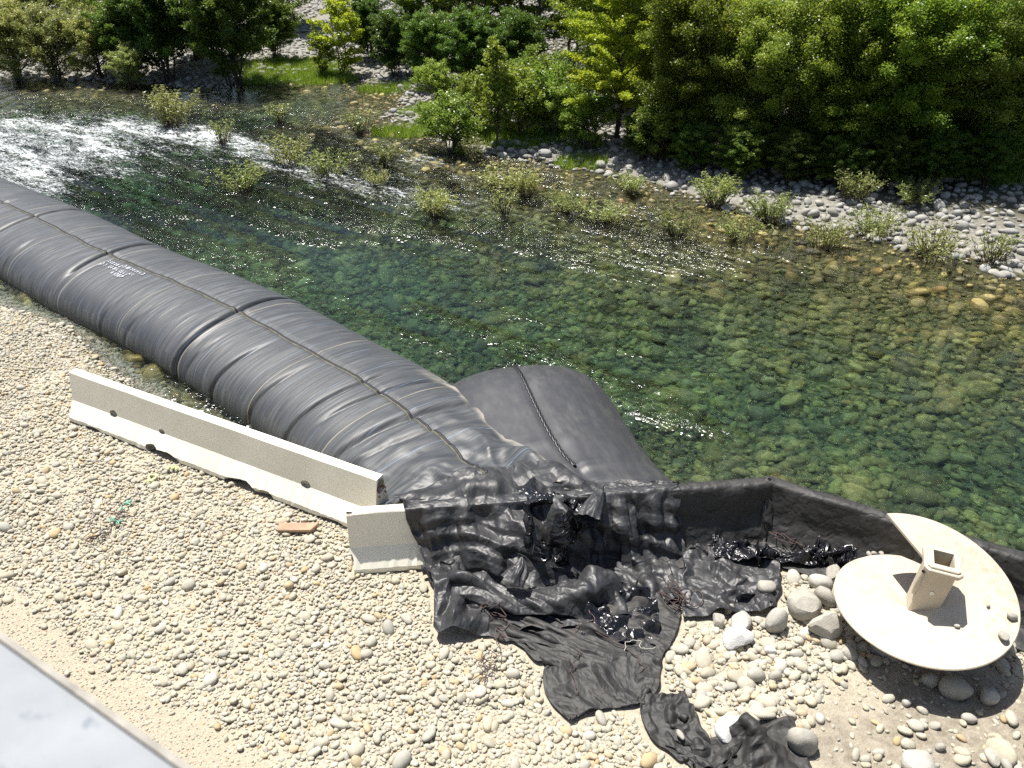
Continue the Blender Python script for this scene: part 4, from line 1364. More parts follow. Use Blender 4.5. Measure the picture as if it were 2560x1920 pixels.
ground_sheet("ground_cloth", "flat black cloth spread wrinkled on the pebbles in front of the tarp heap",
             [(1085, 1490), (1180, 1545), (1290, 1605), (1362, 1655), (1374, 1735), (1425, 1792)], [(1700, 1490), (1690, 1560), (1665, 1630), (1655, 1680), (1650, 1720), (1610, 1745)], 90, 80, 1.05, M_CLOTH, 21, 0.05)
ground_sheet("loose_sheet", "loose black sheet corner spread beside the white rocks below the wrapped wall",
             [(1716, 1340), (1714, 1420), (1712, 1480), (1706, 1548)], [(1955, 1375), (1952, 1430), (1945, 1475), (1915, 1520)], 60, 56, 1.06, M_TARP, 23, 0.06, cr=(0.10, 1.7), up=0.03)
ground_sheet("crumpled_plastic", "shiny crumpled black plastic along the foot of the wrapped wall",
             [(1775, 1368), (1775, 1388), (1780, 1405)], [(2135, 1408), (2135, 1420), (2140, 1432)], 130, 30, (1.06, 1.25), M_PLASTIC, 25, 0.08, cr=(0.15, 2.0), up=0.075)
ground_sheet("crumpled_plastic", "shiny crumpled black plastic bunched below the gaping tarp fold",
             [(1440, 1475), (1445, 1540), (1460, 1585)], [(1625, 1470), (1640, 1540), (1625, 1610)], 54, 54, (1.08, 1.08), M_PLASTIC, 27, 0.07, cr=(0.17, 1.8), z0=0.12)
ground_sheet("cloth_scrap", "dark cloth scrap with a small stone lying on it, beyond the flat cloth",
             [(1606, 1740), (1612, 1800), (1650, 1860), (1720, 1925)], [(1700, 1735), (1745, 1800), (1765, 1850), (1800, 1925)], 46, 52, 1.06, M_CLOTH, 29, 0.06, cr=(0.06, 3.0))


def stand_extra(x, y):
    p = at(1868, 1840, 0.1)
    return 0.05 + 0.26 * np.clip(1 - np.abs((x - p.x) * 0.8 + (y - p.y) * 0.6) / 0.26, 0, 1) * np.exp(-(((x - p.x) * 0.6 - (y - p.y) * 0.8) / 0.36) ** 2)


P = poly_rows([(1735, 1862), (1735, 1920), (1720, 2010)], [(1985, 1800), (2010, 1900), (2060, 2010)], 64, 60, 0.03)
P[..., 2] = rest_height(P[..., 0], P[..., 1]) + 0.40
P = drape(P, 1.12, steps=90, iters=9, seed=31, kick=0.10, extra=stand_extra)
COVER.append(P)
P = crumple(upsample(relax(P, 1), 2), 0.075, 2.2, 31)
c = P.reshape(-1, 3).mean(0); c[2] = 0
root = empty("cloth_scrap", c)
tag(root, "dark cloth humped into a peak over the pebbles beside the round boulder", "cloth")
sheet("cloth", P - c, M_CLOTH, root, sub=0)

# ------------------------------------------------------------------ pebbles, wherever no cloth covers the pad
CELL = 0.035
cov = np.zeros((int(12 / CELL), int(8 / CELL)), bool)
for Pc in COVER:
    f = Pc.reshape(-1, 3)
    f = f[f[:, 2] < 0.6]
    i_ = ((f[:, 0] + 4) / CELL).astype(int); j_ = ((f[:, 1] - 4) / CELL).astype(int)
    ok = (i_ > 0) & (i_ < cov.shape[0] - 1) & (j_ > 0) & (j_ < cov.shape[1] - 1)
    cov[i_[ok], j_[ok]] = True
cov2 = cov.copy()
for di in (-1, 0, 1):
    for dj in (-1, 0, 1):
        cov2 |= np.roll(np.roll(cov, di, 0), dj, 1)


def covered(x, y):
    i_ = np.clip(((x + 4) / CELL).astype(int), 0, cov2.shape[0] - 1); j_ = np.clip(((y - 4) / CELL).astype(int), 0, cov2.shape[1] - 1)
    return cov2[i_, j_]


r = np.random.default_rng(11)
src_peb = sources("pebble", 10, M_PEBBLE, 100, sub=2, flat=0.62)
x1, y1 = jitter(-15, 10, 4.6, 19, 0.066, r)
s1 = np.clip(np.exp(r.normal(math.log(0.0265), 0.42, len(x1))), 0.012, 0.09)
x2, y2 = jitter(-15, 10, 4.6, 19, 0.050, r)
s2 = np.clip(np.exp(r.normal(math.log(0.0205), 0.28, len(x2))), 0.01, 0.04)
X, Y, S = np.concatenate([x1, x2]), np.concatenate([y1, y2]), np.concatenate([s1, s2])
dn_, df_ = shore(X, Y)
Z = ground_z(X, Y)
vis, fw, px, py = in_view(X, Y, Z, 200)
nzz = fbm(X * 3, Y * 3, 21)
fine = sand_side(X, Y) + (fbm(X * 2.1, Y * 2.1, 77) - 0.5) * 0.55
dirt = dirt_side(X, Y) + (nzz - 0.5) * 0.9
keep = vis & (dn_ > -0.75) & ~under_barrier(X, Y) & ~covered(X, Y)
keep &= (fine < 0) | (r.random(len(X)) < 0.015) | ((fine < 0.35) & (r.random(len(X)) < 0.25 * (1 - fine / 0.35)))
keep &= (dirt < -0.05) | (r.random(len(X)) < 0.12)
# loose clustering of coarse and fine pebbles
coarse = fbm(X * 0.9 + 7, Y * 0.9, 88)
big = np.arange(len(X)) < len(x1)
keep &= np.where(big, r.random(len(X)) < 0.45 + 0.9 * coarse, True)
X, Y, S, Z = X[keep], Y[keep], S[keep], Z[keep]
S = S * (1.0 + 0.28 * np.clip((X + 3.5) / 4.0, 0, 1) * np.clip((9.5 - Y) / 2.5, 0, 1))
S = S * (1 + 0.55 * (X > 1.6) * (S > 0.036) * r.random(len(X)))
big = big[keep]
lay_stones("pebble", X, Y, S, Z + np.where(big, 0.012, 0.0) + np.clip(fbm(X * 1.7, Y * 1.7, 140) - 0.52, -0.2, 0) * 0.06, src_peb, M_PEBBLE, ground, 300, r, "pebble_bed", sink=0.28, tilt=0.28)
# grit
xg, yg = jitter(-9, 3, 4.6, 10, 0.05, r)
zg = ground_z(xg, yg); vis, *_ = in_view(xg, yg, zg, 120)
kg = vis & (sand_side(xg, yg) > -0.2) & (r.random(len(xg)) < 0.7)
ng = int(kg.sum())
scatter("grit", np.stack([xg[kg], yg[kg], zg[kg] + 0.003], 1), np.stack([r.normal(0, .4, ng), r.normal(0, .4, ng), r.uniform(0, 6.28, ng)], 1), np.repeat(r.uniform(0.006, 0.017, ng)[:, None], 3, 1), r.integers(0, 10, ng), src_peb[0], M_PEBBLE, ground)


# ------------------------------------------------------------------ auger flight with its square drive box
aug = empty("drill_auger", (4.74, 7.055, 0.0))
tag(aug, "large cream painted steel auger flight with square drive box standing on rocks", "auger")
AO = np.array((4.74, 7.055, 1.10))
tx_, ty_ = 0.111, 0.027
Rx = np.array([[1, 0, 0], [0, math.cos(tx_), -math.sin(tx_)], [0, math.sin(tx_), math.cos(tx_)]]); Ry = np.array([[math.cos(ty_), 0, math.sin(ty_)], [0, 1, 0], [-math.sin(ty_), 0, math.cos(ty_)]])
AM = Ry @ Rx


def to_world(L):
    return L @ AM.T + AO - np.array(aug.location)


def flight(name, a0, span, R0, z_start, pitch, r_in=0.10, th=0.032, n=96, m=14):
    t = np.linspace(0, 1, n)
    aa = a0 - span * t
    zz = z_start - pitch * span * t / (2 * math.pi)
    rr_ = np.linspace(r_in, R0, m)
    top = np.stack([np.cos(aa)[:, None] * rr_, np.sin(aa)[:, None] * rr_, zz[:, None] + 0 * rr_], -1)
    # rounded outer edge
    edge = [top]
    bot = top[:, ::-1].copy(); bot[..., 2] -= th
    out1 = top[:, -1:].copy(); out1[..., :2] *= (R0 + 0.008) / R0; out1[..., 2] -= th * 0.3
    out2 = top[:, -1:].copy(); out2[..., :2] *= (R0 + 0.008) / R0; out2[..., 2] -= th * 0.7
    S = np.concatenate([top, out1, out2, bot], 1)
    k = S.shape[1]
    V = to_world(S.reshape(-1, 3))
    F = [tuple(f) for f in grid_faces(n, k, True)]
    F.append(tuple(range(k))); F.append(tuple((n - 1) * k + i for i in range(k))[::-1])
    me = bpy.data.meshes.new(name); me.from_pydata([tuple(v) for v in V], [], F); me.update()
    bm = bmesh.new(); bm.from_mesh(me); bmesh.ops.recalc_face_normals(bm, faces=bm.faces); bm.to_mesh(me); bm.free()
    o = link(name, me, M_AUGER, aug)
    md = o.modifiers.new("es", 'EDGE_SPLIT'); md.split_angle = math.radians(40)
    return o


PITCH = 0.766
flight("flight", 1.834, 6.233, 0.941, 0.0, PITCH)
fl2 = flight("lower_flight", 1.834 - 6.233 + 0.04, math.radians(120), 0.952, -PITCH * 6.233 / (2 * math.pi) - 0.012, 0.05)
# drive box: hollow square tube with a double collar
BR = math.radians(-19)


def square_ring(bm, half_o, half_i, z0, z1, bev=0.02):
    def ring(h, z, b):
        pts = []
        for (sx, sy) in ((1, 1), (-1, 1), (-1, -1), (1, -1)):
            for (dx, dy) in (((0, -b), (-b, 0)) if sx * sy > 0 else ((-b, 0), (0, -b))):
                pts.append((sx * (h + dx if dx else h), sy * (h + dy if dy else h), z))
        c, s = math.cos(BR), math.sin(BR)
        return [bm.verts.new(to_world(np.array([[x * c - y * s, x * s + y * c, zz]]))[0]) for x, y, zz in pts]
    rings = [ring(half_o, z0, bev), ring(half_o, z1 - 0.008, bev), ring(half_o - 0.008, z1, bev), ring(half_i, z1, 0.006), ring(half_i, z0, 0.006)]
    n = 8
    for i in range(len(rings)):
        a, b = rings[i], rings[(i + 1) % len(rings)]
        for k in range(n): bm.faces.new((a[k], a[(k + 1) % n], b[(k + 1) % n], b[k]))


ZT = 0.235
bm = bmesh.new(); square_ring(bm, 0.15, 0.105, -0.60, ZT - 0.02); bmesh.ops.recalc_face_normals(bm, faces=bm.faces)
box = link("drive_box", bm_mesh("drive_box", bm), M_AUGER, aug, smooth=False)
bm = bmesh.new(); square_ring(bm, 0.202, 0.145, ZT - 0.075, ZT - 0.022, 0.05); bmesh.ops.recalc_face_normals(bm, faces=bm.faces)
link("collar", bm_mesh("collar", bm), M_AUGER, box, smooth=False)
bm = bmesh.new(); square_ring(bm, 0.168, 0.107, ZT - 0.022, ZT + 0.004, 0.03); bmesh.ops.recalc_face_normals(bm, faces=bm.faces)
link("collar_lip", bm_mesh("collar_lip", bm), M_AUGER, box, smooth=False)
c_, s_ = math.cos(BR), math.sin(BR)
def box_pt(x, y, z):
    return to_world(np.array([[x * c_ - y * s_, x * s_ + y * c_, z]]))[0]
bm = bmesh.new(); Mx = Matrix.Translation(Vector(box_pt(-0.01, -0.151, -0.17)))
bmesh.ops.create_cone(bm, cap_ends=True, segments=16, radius1=0.026, radius2=0.026, depth=0.02, matrix=Mx @ Matrix.Rotation(BR, 4, 'Z') @ Matrix.Rotation(math.pi / 2, 4, 'X'))
link("locking_pin", bm_mesh("locking_pin", bm), simple_mat("pin_face", (0.7, 0.68, 0.6), 0.6), box, smooth=False)
# stiffener plate with rounded top on the left flank
V, F = tube_np(np.array([box_pt(-0.157, -0.09, -0.30), box_pt(-0.157, -0.09, -0.16), box_pt(-0.157, -0.09, 0.06)]), [0.03, 0.045, 0.03], 10)
link("stiffener", mesh_np("stiffener", V, F), M_AUGER, box)
V, F = tube_np(np.array([to_world(np.array([[0, 0, z]]))[0] for z in (-0.2, -0.6, -1.12)]), [0.11, 0.11, 0.04], 14)
link("stem", mesh_np("stem", V, F), M_AUGER, aug)
# stones lying on the flight
def flight_point(px, py, z):
    p = at(px, py, z)
    return np.array(p)


def helix_z(x, y):
    """height of the flight under a plan position"""
    d = np.array([x, y]) - AO[:2]
    ang = math.atan2(d[1], d[0]); t = (1.834 - ang) % (2 * math.pi)
    return (AM @ np.array([d[0], d[1], -PITCH * t / (2 * math.pi)]))[2] + AO[2]


src_rock_meshes = [stone_mesh("rock_%d" % i, 400 + i, sub=3, flat=0.72, lump=0.3, angular=True) for i in range(7)]
round_rock_meshes = [stone_mesh("round_rock_%d" % i, 450 + i, sub=3, flat=0.74, lump=0.25) for i in range(4)]
for me in src_rock_meshes + round_rock_meshes: me.materials.append(M_ROCK)


def rock(name, label, px, py, wpx, hpx, k=0, zc=None, rot=(0, 0, 0), round_=False, mat=None, group="loose rocks around the auger", cat="rock"):
    p = at(px, py, 0.06)
    fw = p.y * CP - (p.z - CAM_H) * SP
    sw = wpx / FPX * fw * 0.5; sh = hpx / FPX * fw * 0.5
    ms = round_rock_meshes if round_ else src_rock_meshes
    me = ms[k % len(ms)]
    if mat is not None:
        me = me.copy(); me.materials.clear(); me.materials.append(mat)
    o = link(name, me, None, None, smooth=round_)
    if not round_:
        md = o.modifiers.new("es", 'EDGE_SPLIT'); md.split_angle = math.radians(22)
        me.polygons.foreach_set("use_smooth", np.ones(len(me.polygons), bool))
    zs = sh * 0.95
    o.scale = (sw, sw * 0.85, zs / 0.72)
    z = float(ground_z(p.x, p.y)) + zs * 0.72 if zc is None else zc
    q = at(px, py, z)
    o.location = (q.x, q.y, z)
    o.rotation_euler = rot
    tag(o, label, cat, group)
    return o


M_WROCK = stone_mat("white_rock", [(0, (0.62, 0.61, 0.58)), (1, (0.70, 0.69, 0.66))], 0.85, 0.2)
rock("rock", "white squarish rock with a sharp top edge, brightest of the rock cluster", 1843, 1597, 84, 62, 0, mat=M_WROCK, rot=(0.1, 0.0, 0.3))
rock("rock", "pale flat-topped rock directly behind the white squarish one", 1852, 1552, 70, 46, 1, rot=(0, 0.1, 1.0))
rock("rock", "small grey angular rock left of the pale flat-topped one", 1796, 1553, 38, 46, 2, rot=(0.2, 0, 2.0))
rock("rock", "small upright stone wedged at the sheet edge behind the rock cluster", 1823, 1523, 28, 32, 3, rot=(0.1, 0.2, 0.7))
rock("rock", "triangular cream rock with a pointed top and dark foot", 1943, 1556, 68, 78, 4, rot=(0, 0.2, 0.4))
rock("rock", "largest cream boulder, between the loose sheet and the auger", 2003, 1510, 104, 80, 5, rot=(0.1, 0, 1.2))
rock("rock", "pale rock touching the rim of the auger flight", 2062, 1490, 60, 62, 6, rot=(0, 0.1, 2.2))
rock("rock", "tall cream rock half in the shade under the auger rim", 2066, 1570, 82, 92, 2, rot=(0.0, 0.1, 3.0))
rock("rock", "rounded cream rock behind the largest boulder", 2050, 1456, 58, 46, 0, round_=True)
rock("rock", "pale rock at the far side of the auger beside the crumpled plastic", 2082, 1428, 48, 40, 1, rot=(0.2, 0, 0.9))
rock("rock", "flat cream stone resting on the loose black sheet", 1914, 1466, 50, 28, 3, rot=(0.0, 0.1, 0.3), zc=0.14)
rock("rock", "long cream stone lying against the foot of the wrapped wall", 2156, 1380, 66, 26, 4, rot=(0, 0, 0.1))
rock("rock", "small white oval stone in front of the triangular rock", 1927, 1627, 32, 26, 1, round_=True, mat=M_WROCK)
rock("rock", "grey oval stone right of the small white oval one", 1993, 1636, 38, 32, 2, round_=True)
rock("rock", "round grey stone alone on the pebbles below the oval stones", 1937, 1691, 38, 34, 3, round_=True)
rock("rock", "big round speckled boulder beside the humped cloth", 2004, 1852, 74, 84, 0, round_=True)
rock("rock", "white rock showing behind the peak of the humped cloth", 1822, 1822, 84, 60, 0, mat=M_WROCK, rot=(0, 0, 0.8), zc=0.08)
rock("rock", "broad buried boulder at the edge of the bare earth", 2290, 1905, 100, 62, 5, rot=(0, 0.1, 0.5))
rock("rock", "small pale stone on the edge of the auger's shadow", 2266, 1756, 26, 20, 3, rot=(0, 0, 0.5))
rock("rock", "flat cream stone just outside the tip of the auger's shadow", 2424, 1796, 40, 24, 1, round_=True)
rock("rock", "grey boulder in the auger's shadow, widest of those under it", 2392, 1722, 84, 66, 1, round_=True)
rock("rock", "dark stone in the auger's shadow near its rim", 2470, 1738, 56, 52, 5, rot=(0.3, 0, 1.0))
rock("rock", "rounded stone deep in the shade below the auger flight", 2330, 1700, 50, 44, 2, round_=True)
rock("rock", "pointed stone in the shade left under the auger", 2122, 1630, 56, 40, 4, rot=(0, 0, 2.0))
rock("rock", "buried slab at the lower right corner of the bare earth", 2480, 1890, 54, 30, 6, rot=(0, 0.1, 1.5))
rock("rock", "grey stone on the bare earth near the picture's bottom", 2350, 1868, 30, 24, 3, round_=True)
for i, (px_, py_, s_px, lab) in enumerate(((2528, 1544, 26, "round stone lying on the auger flight near its rim"), (2506, 1594, 30, "clod of earth on the auger flight beside the rim"), (2391, 1567, 15, "small pale pebble alone in the middle of the auger flight"), (2470, 1516, 12, "tiny stone on the auger flight behind the round one"),
                                           (2172, 1388, 16, "first pebble on the far rim of the lower flight"), (2185, 1387, 17, "second pebble on the far rim of the lower flight"), (2202, 1386, 18, "third pebble on the far rim of the lower flight"), (2221, 1387, 18, "fourth pebble on the far rim of the lower flight"), (2244, 1391, 16, "fifth pebble on the far rim of the lower flight"), (2268, 1397, 20, "last pebble on the far rim of the lower flight, by the drive box"))):
    p = at(px_, py_, 0.6)
    z = 0.6
    for it in range(8):
        z = helix_z(p.x, p.y) if i < 4 else 0.36
        p = at(px_, py_, z)
    fw = p.y * CP - (p.z - CAM_H) * SP
    s = s_px / FPX * fw * 0.5
    o = link("pebble", (round_rock_meshes if i != 1 else src_rock_meshes)[i % 4], None, None)
    o.scale = (s, s * 0.9, s * 0.9); o.location = (p.x, p.y, z + s * 0.5); o.rotation_euler = (0.1, 0.1, i * 1.3)
    tag(o, lab, "stone", "stones lying on the auger")
p = at(1700, 1838, 0.1)
o = link("stone", round_rock_meshes[2], None, None); o.scale = (0.075, 0.04, 0.045); o.location = (p.x, p.y, 0.115); o.rotation_euler = (0.1, 0.1, 1.9)
tag(o, "oblong tan stone lying on the dark cloth scrap", "stone")

# ------------------------------------------------------------------ plank
p = at(742, 1322, 0.05)
pl = empty("wood_plank", (p.x, p.y, 0.045), math.radians(3))
tag(pl, "short weathered wooden plank on the pebbles by the white barriers", "plank")
bm = bmesh.new(); vs = box_bm(bm, (0, 0, 0.03), (0.50, 0.15, 0.05))
for v in bm.verts:
    if v.co.x > 0: v.co.x += 0.05 * (v.co.y / 0.075)
bmesh.ops.bevel(bm, geom=bm.edges[:], offset=0.006, segments=1, affect='EDGES')
b_ = link("board", bm_mesh("board", bm), M_WOOD, pl, smooth=False); b_.rotation_euler = (0.06, 0.03, 0)

# ------------------------------------------------------------------ twine, wire and tape
def tangle(name, label, pts, rad, mat, cat, wiggle=0.05, n=160, seed=0, z0=0.07, loops=0.0, group=None):
    rr = np.random.default_rng(seed)
    P = np.array([at(a, b, z0 if len(q) == 0 else q[0]) for a, b, *q in pts])
    path = smooth_path(P, n)
    t = np.linspace(0, 1, n)
    for k in range(1, 6):
        f = k * 2.3 + rr.uniform(0, 1)
        path[:, 0] += wiggle / k * np.sin(t * f * 6.28 + rr.uniform(0, 6)); path[:, 1] += wiggle / k * np.sin(t * f * 6.28 + rr.uniform(0, 6)); path[:, 2] += 0.25 * wiggle / k * np.sin(t * f * 9 + rr.uniform(0, 6))
    if loops:
        a = t * 6.28 * loops[0]
        path[:, 0] += loops[1] * np.sin(a) ; path[:, 1] += loops[1] * np.cos(a * 1.13); path[:, 2] += loops[1] * 0.35 * np.abs(np.sin(a * 0.7))
    h = ground_z(path[:, 0], path[:, 1]) + 0.045
    path[:, 2] = np.maximum(path[:, 2], h)
    V, F = tube_np(path, rad, 5)
    c = path.mean(0); c[2] = 0
    o = link(name, mesh_np(name, V - c, F), mat)
    o.location = c
    tag(o, label, cat, group)
    return o


TW = "tangles of twine"
tangle("twine_tangle", "knot of brown twine under the slung tarp roll", [(1225, 1500, 0.2), (1235, 1530, 0.12), (1215, 1520, 0.16), (1230, 1500, 0.2), (1245, 1560), (1235, 1590)], 0.006, M_TWINE, "twine", 0.06, 260, 1, loops=(9, 0.05), group=TW)
tangle("twine_tangle", "loose brown twine loops on the pebbles left of the flat cloth", [(1240, 1580), (1262, 1600), (1215, 1640), (1235, 1680), (1190, 1690), (1240, 1660)], 0.005, M_TWINE, "twine", 0.05, 240, 2, loops=(7, 0.06), group=TW)
tangle("twine_tangle", "tangle of brown twine at the bottom corner of the hanging pleats", [(1660, 1480, 0.16), (1700, 1470, 0.2), (1690, 1510), (1720, 1490), (1670, 1500)], 0.006, M_TWINE, "twine", 0.07, 300, 3, loops=(10, 0.08), group=TW)
tangle("twine_tangle", "long brown twine running across the flat cloth", [(1450, 1560), (1440, 1640), (1432, 1700), (1440, 1760), (1425, 1800)], 0.005, M_TWINE, "twine", 0.03, 160, 4, group=TW)
tangle("twine_tangle", "dark cord slanting over the plastic to the flat cloth", [(1470, 1495, 0.2), (1490, 1570, 0.12), (1560, 1620), (1610, 1660), (1600, 1690)], 0.006, M_TWINE, "twine", 0.02, 160, 5, group=TW)
tangle("twine_tangle", "brown twine strewn on the pebbles with green twine, far left", [(330, 1235), (300, 1270), (285, 1310), (255, 1335), (225, 1350), (275, 1325), (300, 1295)], 0.006, M_TWINE, "twine", 0.06, 300, 6, loops=(8, 0.06), group=TW)
tangle("twine_tangle", "thin brown twine arc left of the green twine", [(215, 1235), (232, 1270), (228, 1310), (215, 1345)], 0.005, M_TWINE, "twine", 0.02, 120, 7, group=TW)
tangle("green_twine", "strand of green twine lying above a second green strand", [(298, 1275), (318, 1258), (322, 1250)], 0.007, M_GREENT, "twine", 0.03, 60, 8)
tangle("green_twine", "strand of green twine lying lowest by the brown twine", [(272, 1302), (282, 1297), (295, 1307), (305, 1299)], 0.007, M_GREENT, "twine", 0.02, 60, 9)
tangle("lime_tape", "curled lime green tape loop on the pebbles", [(362, 1203), (380, 1200), (390, 1190), (383, 1186), (372, 1192), (378, 1203)], 0.012, M_LIME, "tape", 0.01, 80, 10)
tangle("lime_tape", "crumpled lime green tape under the barrier's broken edge", [(418, 1172), (430, 1165), (438, 1170), (444, 1172)], 0.012, M_LIME, "tape", 0.02, 60, 11)
tangle("white_string", "loop of white string on the cloth left of the twine knot", [(1143, 1538), (1155, 1528), (1185, 1526), (1184, 1540), (1165, 1550)], 0.0038, M_STRING, "string", 0.01, 80, 12, z0=0.10)
tangle("white_string", "white string lying on the flat cloth near the plastic", [(1562, 1625), (1566, 1604), (1600, 1604), (1604, 1622), (1640, 1618)], 0.0038, M_STRING, "string", 0.01, 80, 13, z0=0.12)
tangle("twine_tangle", "dark twine along the crumpled plastic below the wall", [(1930, 1335, 0.3), (1960, 1345, 0.25), (1990, 1350, 0.2), (2010, 1370, 0.2)], 0.006, M_TWINE, "twine", 0.06, 200, 14, loops=(6, 0.05), group=TW)
tangle("twine_tangle", "rusty tie knot hanging on the wrapped wall's shaded face", [(2040, 1340, 0.3), (2070, 1310, 0.45), (2085, 1292, 0.52), (2090, 1288, 0.55)], 0.014, M_TWINE, "twine", 0.02, 90, 15, group=TW)

# ------------------------------------------------------------------ bridge rail at the camera's feet
ra, rb = at(0, 1580, 6.4), at(480, 1920, 6.4)
rd = (rb - ra).normalized()
rail = empty("bridge_rail", ra, math.atan2(rd.y, rd.x))
tag(rail, "pale grey galvanised bridge rail crossing the lower left corner", "rail")
nrm = Vector((-rd.y, rd.x, 0))
bm = bmesh.new(); box_bm(bm, (0.0, -0.21, -0.06), (9.0, 0.40, 0.12))
bmesh.ops.bevel(bm, geom=[e for e in bm.edges if abs(e.verts[0].co.x - e.verts[1].co.x) > 1], offset=0.02, segments=4, affect='EDGES')
rl = link("beam", bm_mesh("beam", bm), M_RAIL, rail, smooth=False)
bm = bmesh.new(); box_bm(bm, (0.0, 0.0, -0.045), (9.0, 0.014, 0.06))
link("edge_strip", bm_mesh("edge_strip", bm), simple_mat("rusty_edge", (0.25, 0.235, 0.205), 0.8, 0, 0.35, 9), rail, smooth=False)
for x in (-3.4, -1.1, 1.2, 3.4):
    bm = bmesh.new(); box_bm(bm, (x, -0.26, -0.62), (0.10, 0.14, 1.0))
    link("post", bm_mesh("post", bm), M_RAIL, rail, smooth=False)
bm = bmesh.new(); box_bm(bm, (0.0, -4.4, -1.30), (9.0, 8.3, 0.35))
dk = link("bridge_deck", bm_mesh("bridge_deck", bm), simple_mat("deck_concrete", (0.36, 0.35, 0.33), 0.9)); dk.location = rail.location; dk.rotation_euler = rail.rotation_euler
tag(dk, kind="structure")

# ------------------------------------------------------------------ trees and shrubs
def leaf_mesh(name, C, ln, wd, up_bias, rr, tint):
    n = len(C)
    A = rr.normal(size=(n, 3)); A[:, 2] = A[:, 2] * 0.5 - 0.2
    A /= np.linalg.norm(A, axis=1)[:, None]
    Nn_ = rr.normal(size=(n, 3)) + np.array([0, 0, up_bias]); B = np.cross(A, Nn_); B /= np.linalg.norm(B, axis=1)[:, None] + 1e-9
    L_ = (ln * rr.uniform(0.7, 1.3, n))[:, None] * 0.5; W_ = (wd * rr.uniform(0.7, 1.3, n))[:, None] * 0.5
    bend = np.cross(B, A) * L_ * 0.25
    V = np.stack([C - A * L_, C + B * W_ - A * L_ * 0.1 + bend, C + A * L_, C - B * W_ - A * L_ * 0.1 + bend], 1).reshape(-1, 3)
    F = np.arange(4 * n).reshape(n, 4)
    me = mesh_np(name, V, F)
    vattr(me, "tint", np.repeat(np.clip(tint, 0, 1), 4))
    return me


def limb(p0, p1, r0, r1, rr, n=7, sag=0.0, jig=0.04):
    t = np.linspace(0, 1, n)[:, None]
    P = p0 * (1 - t) + p1 * t
    L = np.linalg.norm(p1 - p0)
    P = P + rr.normal(0, jig * L, (n, 3)) * np.sin(t * np.pi) * 0.6
    P[:, 2] += sag * np.sin(t[:, 0] * np.pi) * L
    return P, np.linspace(r0, r1, n)


def make_tree(key, h, spread, stems, nb, leaves, leaf, seed, base=0.12, layer=0.35, shape=1.0, trunk_r=0.09, cl=0.42, up=0.8, rise=(0.1, 0.8)):
    """returns (trunk mesh, crown mesh); boughs carry flattened leaf sprays"""
    rr = np.random.default_rng(seed)
    parts, boughs, wts = [], [], []
    trunks = []
    for s in range(stems):
        a = rr.uniform(0, 6.28); lean = rr.uniform(0.03, 0.16) * (stems > 1) + rr.uniform(0, 0.04)
        off = rr.normal(0, 0.12 * (stems > 1), 2)
        top = np.array([off[0] + math.cos(a) * lean * h, off[1] + math.sin(a) * lean * h, h * rr.uniform(0.82, 1.0)])
        P, R_ = limb(np.array([off[0], off[1], -0.15]), top, trunk_r * rr.uniform(0.75, 1.1), 0.012, rr, 12, 0, 0.03)
        parts.append(tube_np(P, R_, 7)); trunks.append(P)
    for b in range(nb):
        P = trunks[rr.integers(0, stems)]
        f = base + (1 - base) * rr.random() ** 0.85
        k = f * (len(P) - 1); i = min(int(k), len(P) - 2)
        p0 = P[i] * (1 - (k - i)) + P[i + 1] * (k - i)
        prof = (math.sin(min(1, (f * 0.82 + 0.2)) * math.pi) ** 0.7) if shape > 0 else (1.05 - f) ** 0.8
        ln = spread * max(0.18, prof) * rr.uniform(0.6, 1.1)
        a = rr.uniform(0, 6.28)
        p1 = p0 + np.array([math.cos(a) * ln, math.sin(a) * ln, ln * rr.uniform(rise[0], rise[1])])
        Pb, Rb = limb(p0, p1, 0.022 * (1.2 - f) + 0.008, 0.004, rr, 6, 0.05)
        parts.append(tube_np(Pb, Rb, 4))
        boughs.append(Pb); wts.append(ln)
    boughs = np.array(boughs); wts = np.array(wts) / np.sum(wts)
    idx = rr.choice(len(boughs), leaves, p=wts)
    t = 0.22 + 0.78 * rr.random(leaves) ** 0.75
    kk = t * 5; ii = np.minimum(kk.astype(int), 4); ff = (kk - ii)[:, None]
    spine = boughs[idx, ii] * (1 - ff) + boughs[idx, ii + 1] * ff
    # side twigs: leaves sit in small sprays along each bough
    tw = rr.integers(0, 9, leaves)
    tdir = rr.normal(0, 1, (len(boughs), 9, 3)); tdir[..., 2] = np.abs(tdir[..., 2]) * 0.5 - 0.1; tdir /= np.linalg.norm(tdir, axis=2)[..., None]
    tl = (rr.random(leaves) ** 0.8 * cl * (1.25 - t))[:, None]
    G = rr.normal(0, 1, (leaves, 3))
    C = spine + tdir[idx, tw] * tl + G * 0.16 * cl * np.array([1, 1, layer + 0.25])
    C[:, 2] = np.maximum(C[:, 2], 0.05)
    tint = rr.random(len(boughs))[idx] * 0.35 + rr.random(leaves) * 0.45 + 0.2 * np.clip(C[:, 2] / h, 0, 1)
    V, F = merge_np(parts)
    tm = mesh_np(key + "_trunk", V, F); tm.materials.append(M_BARK)
    tm.polygons.foreach_set("use_smooth", np.ones(len(tm.polygons), bool))
    cmesh = leaf_mesh(key + "_crown", C, leaf[0], leaf[1], up, rr, tint)
    return tm, cmesh


KINDS = {}
def kind(key, mat, **kw):
    tm, cm_ = make_tree(key, **kw)
    cm_.materials.append(mat)
    KINDS[key] = (tm, cm_)


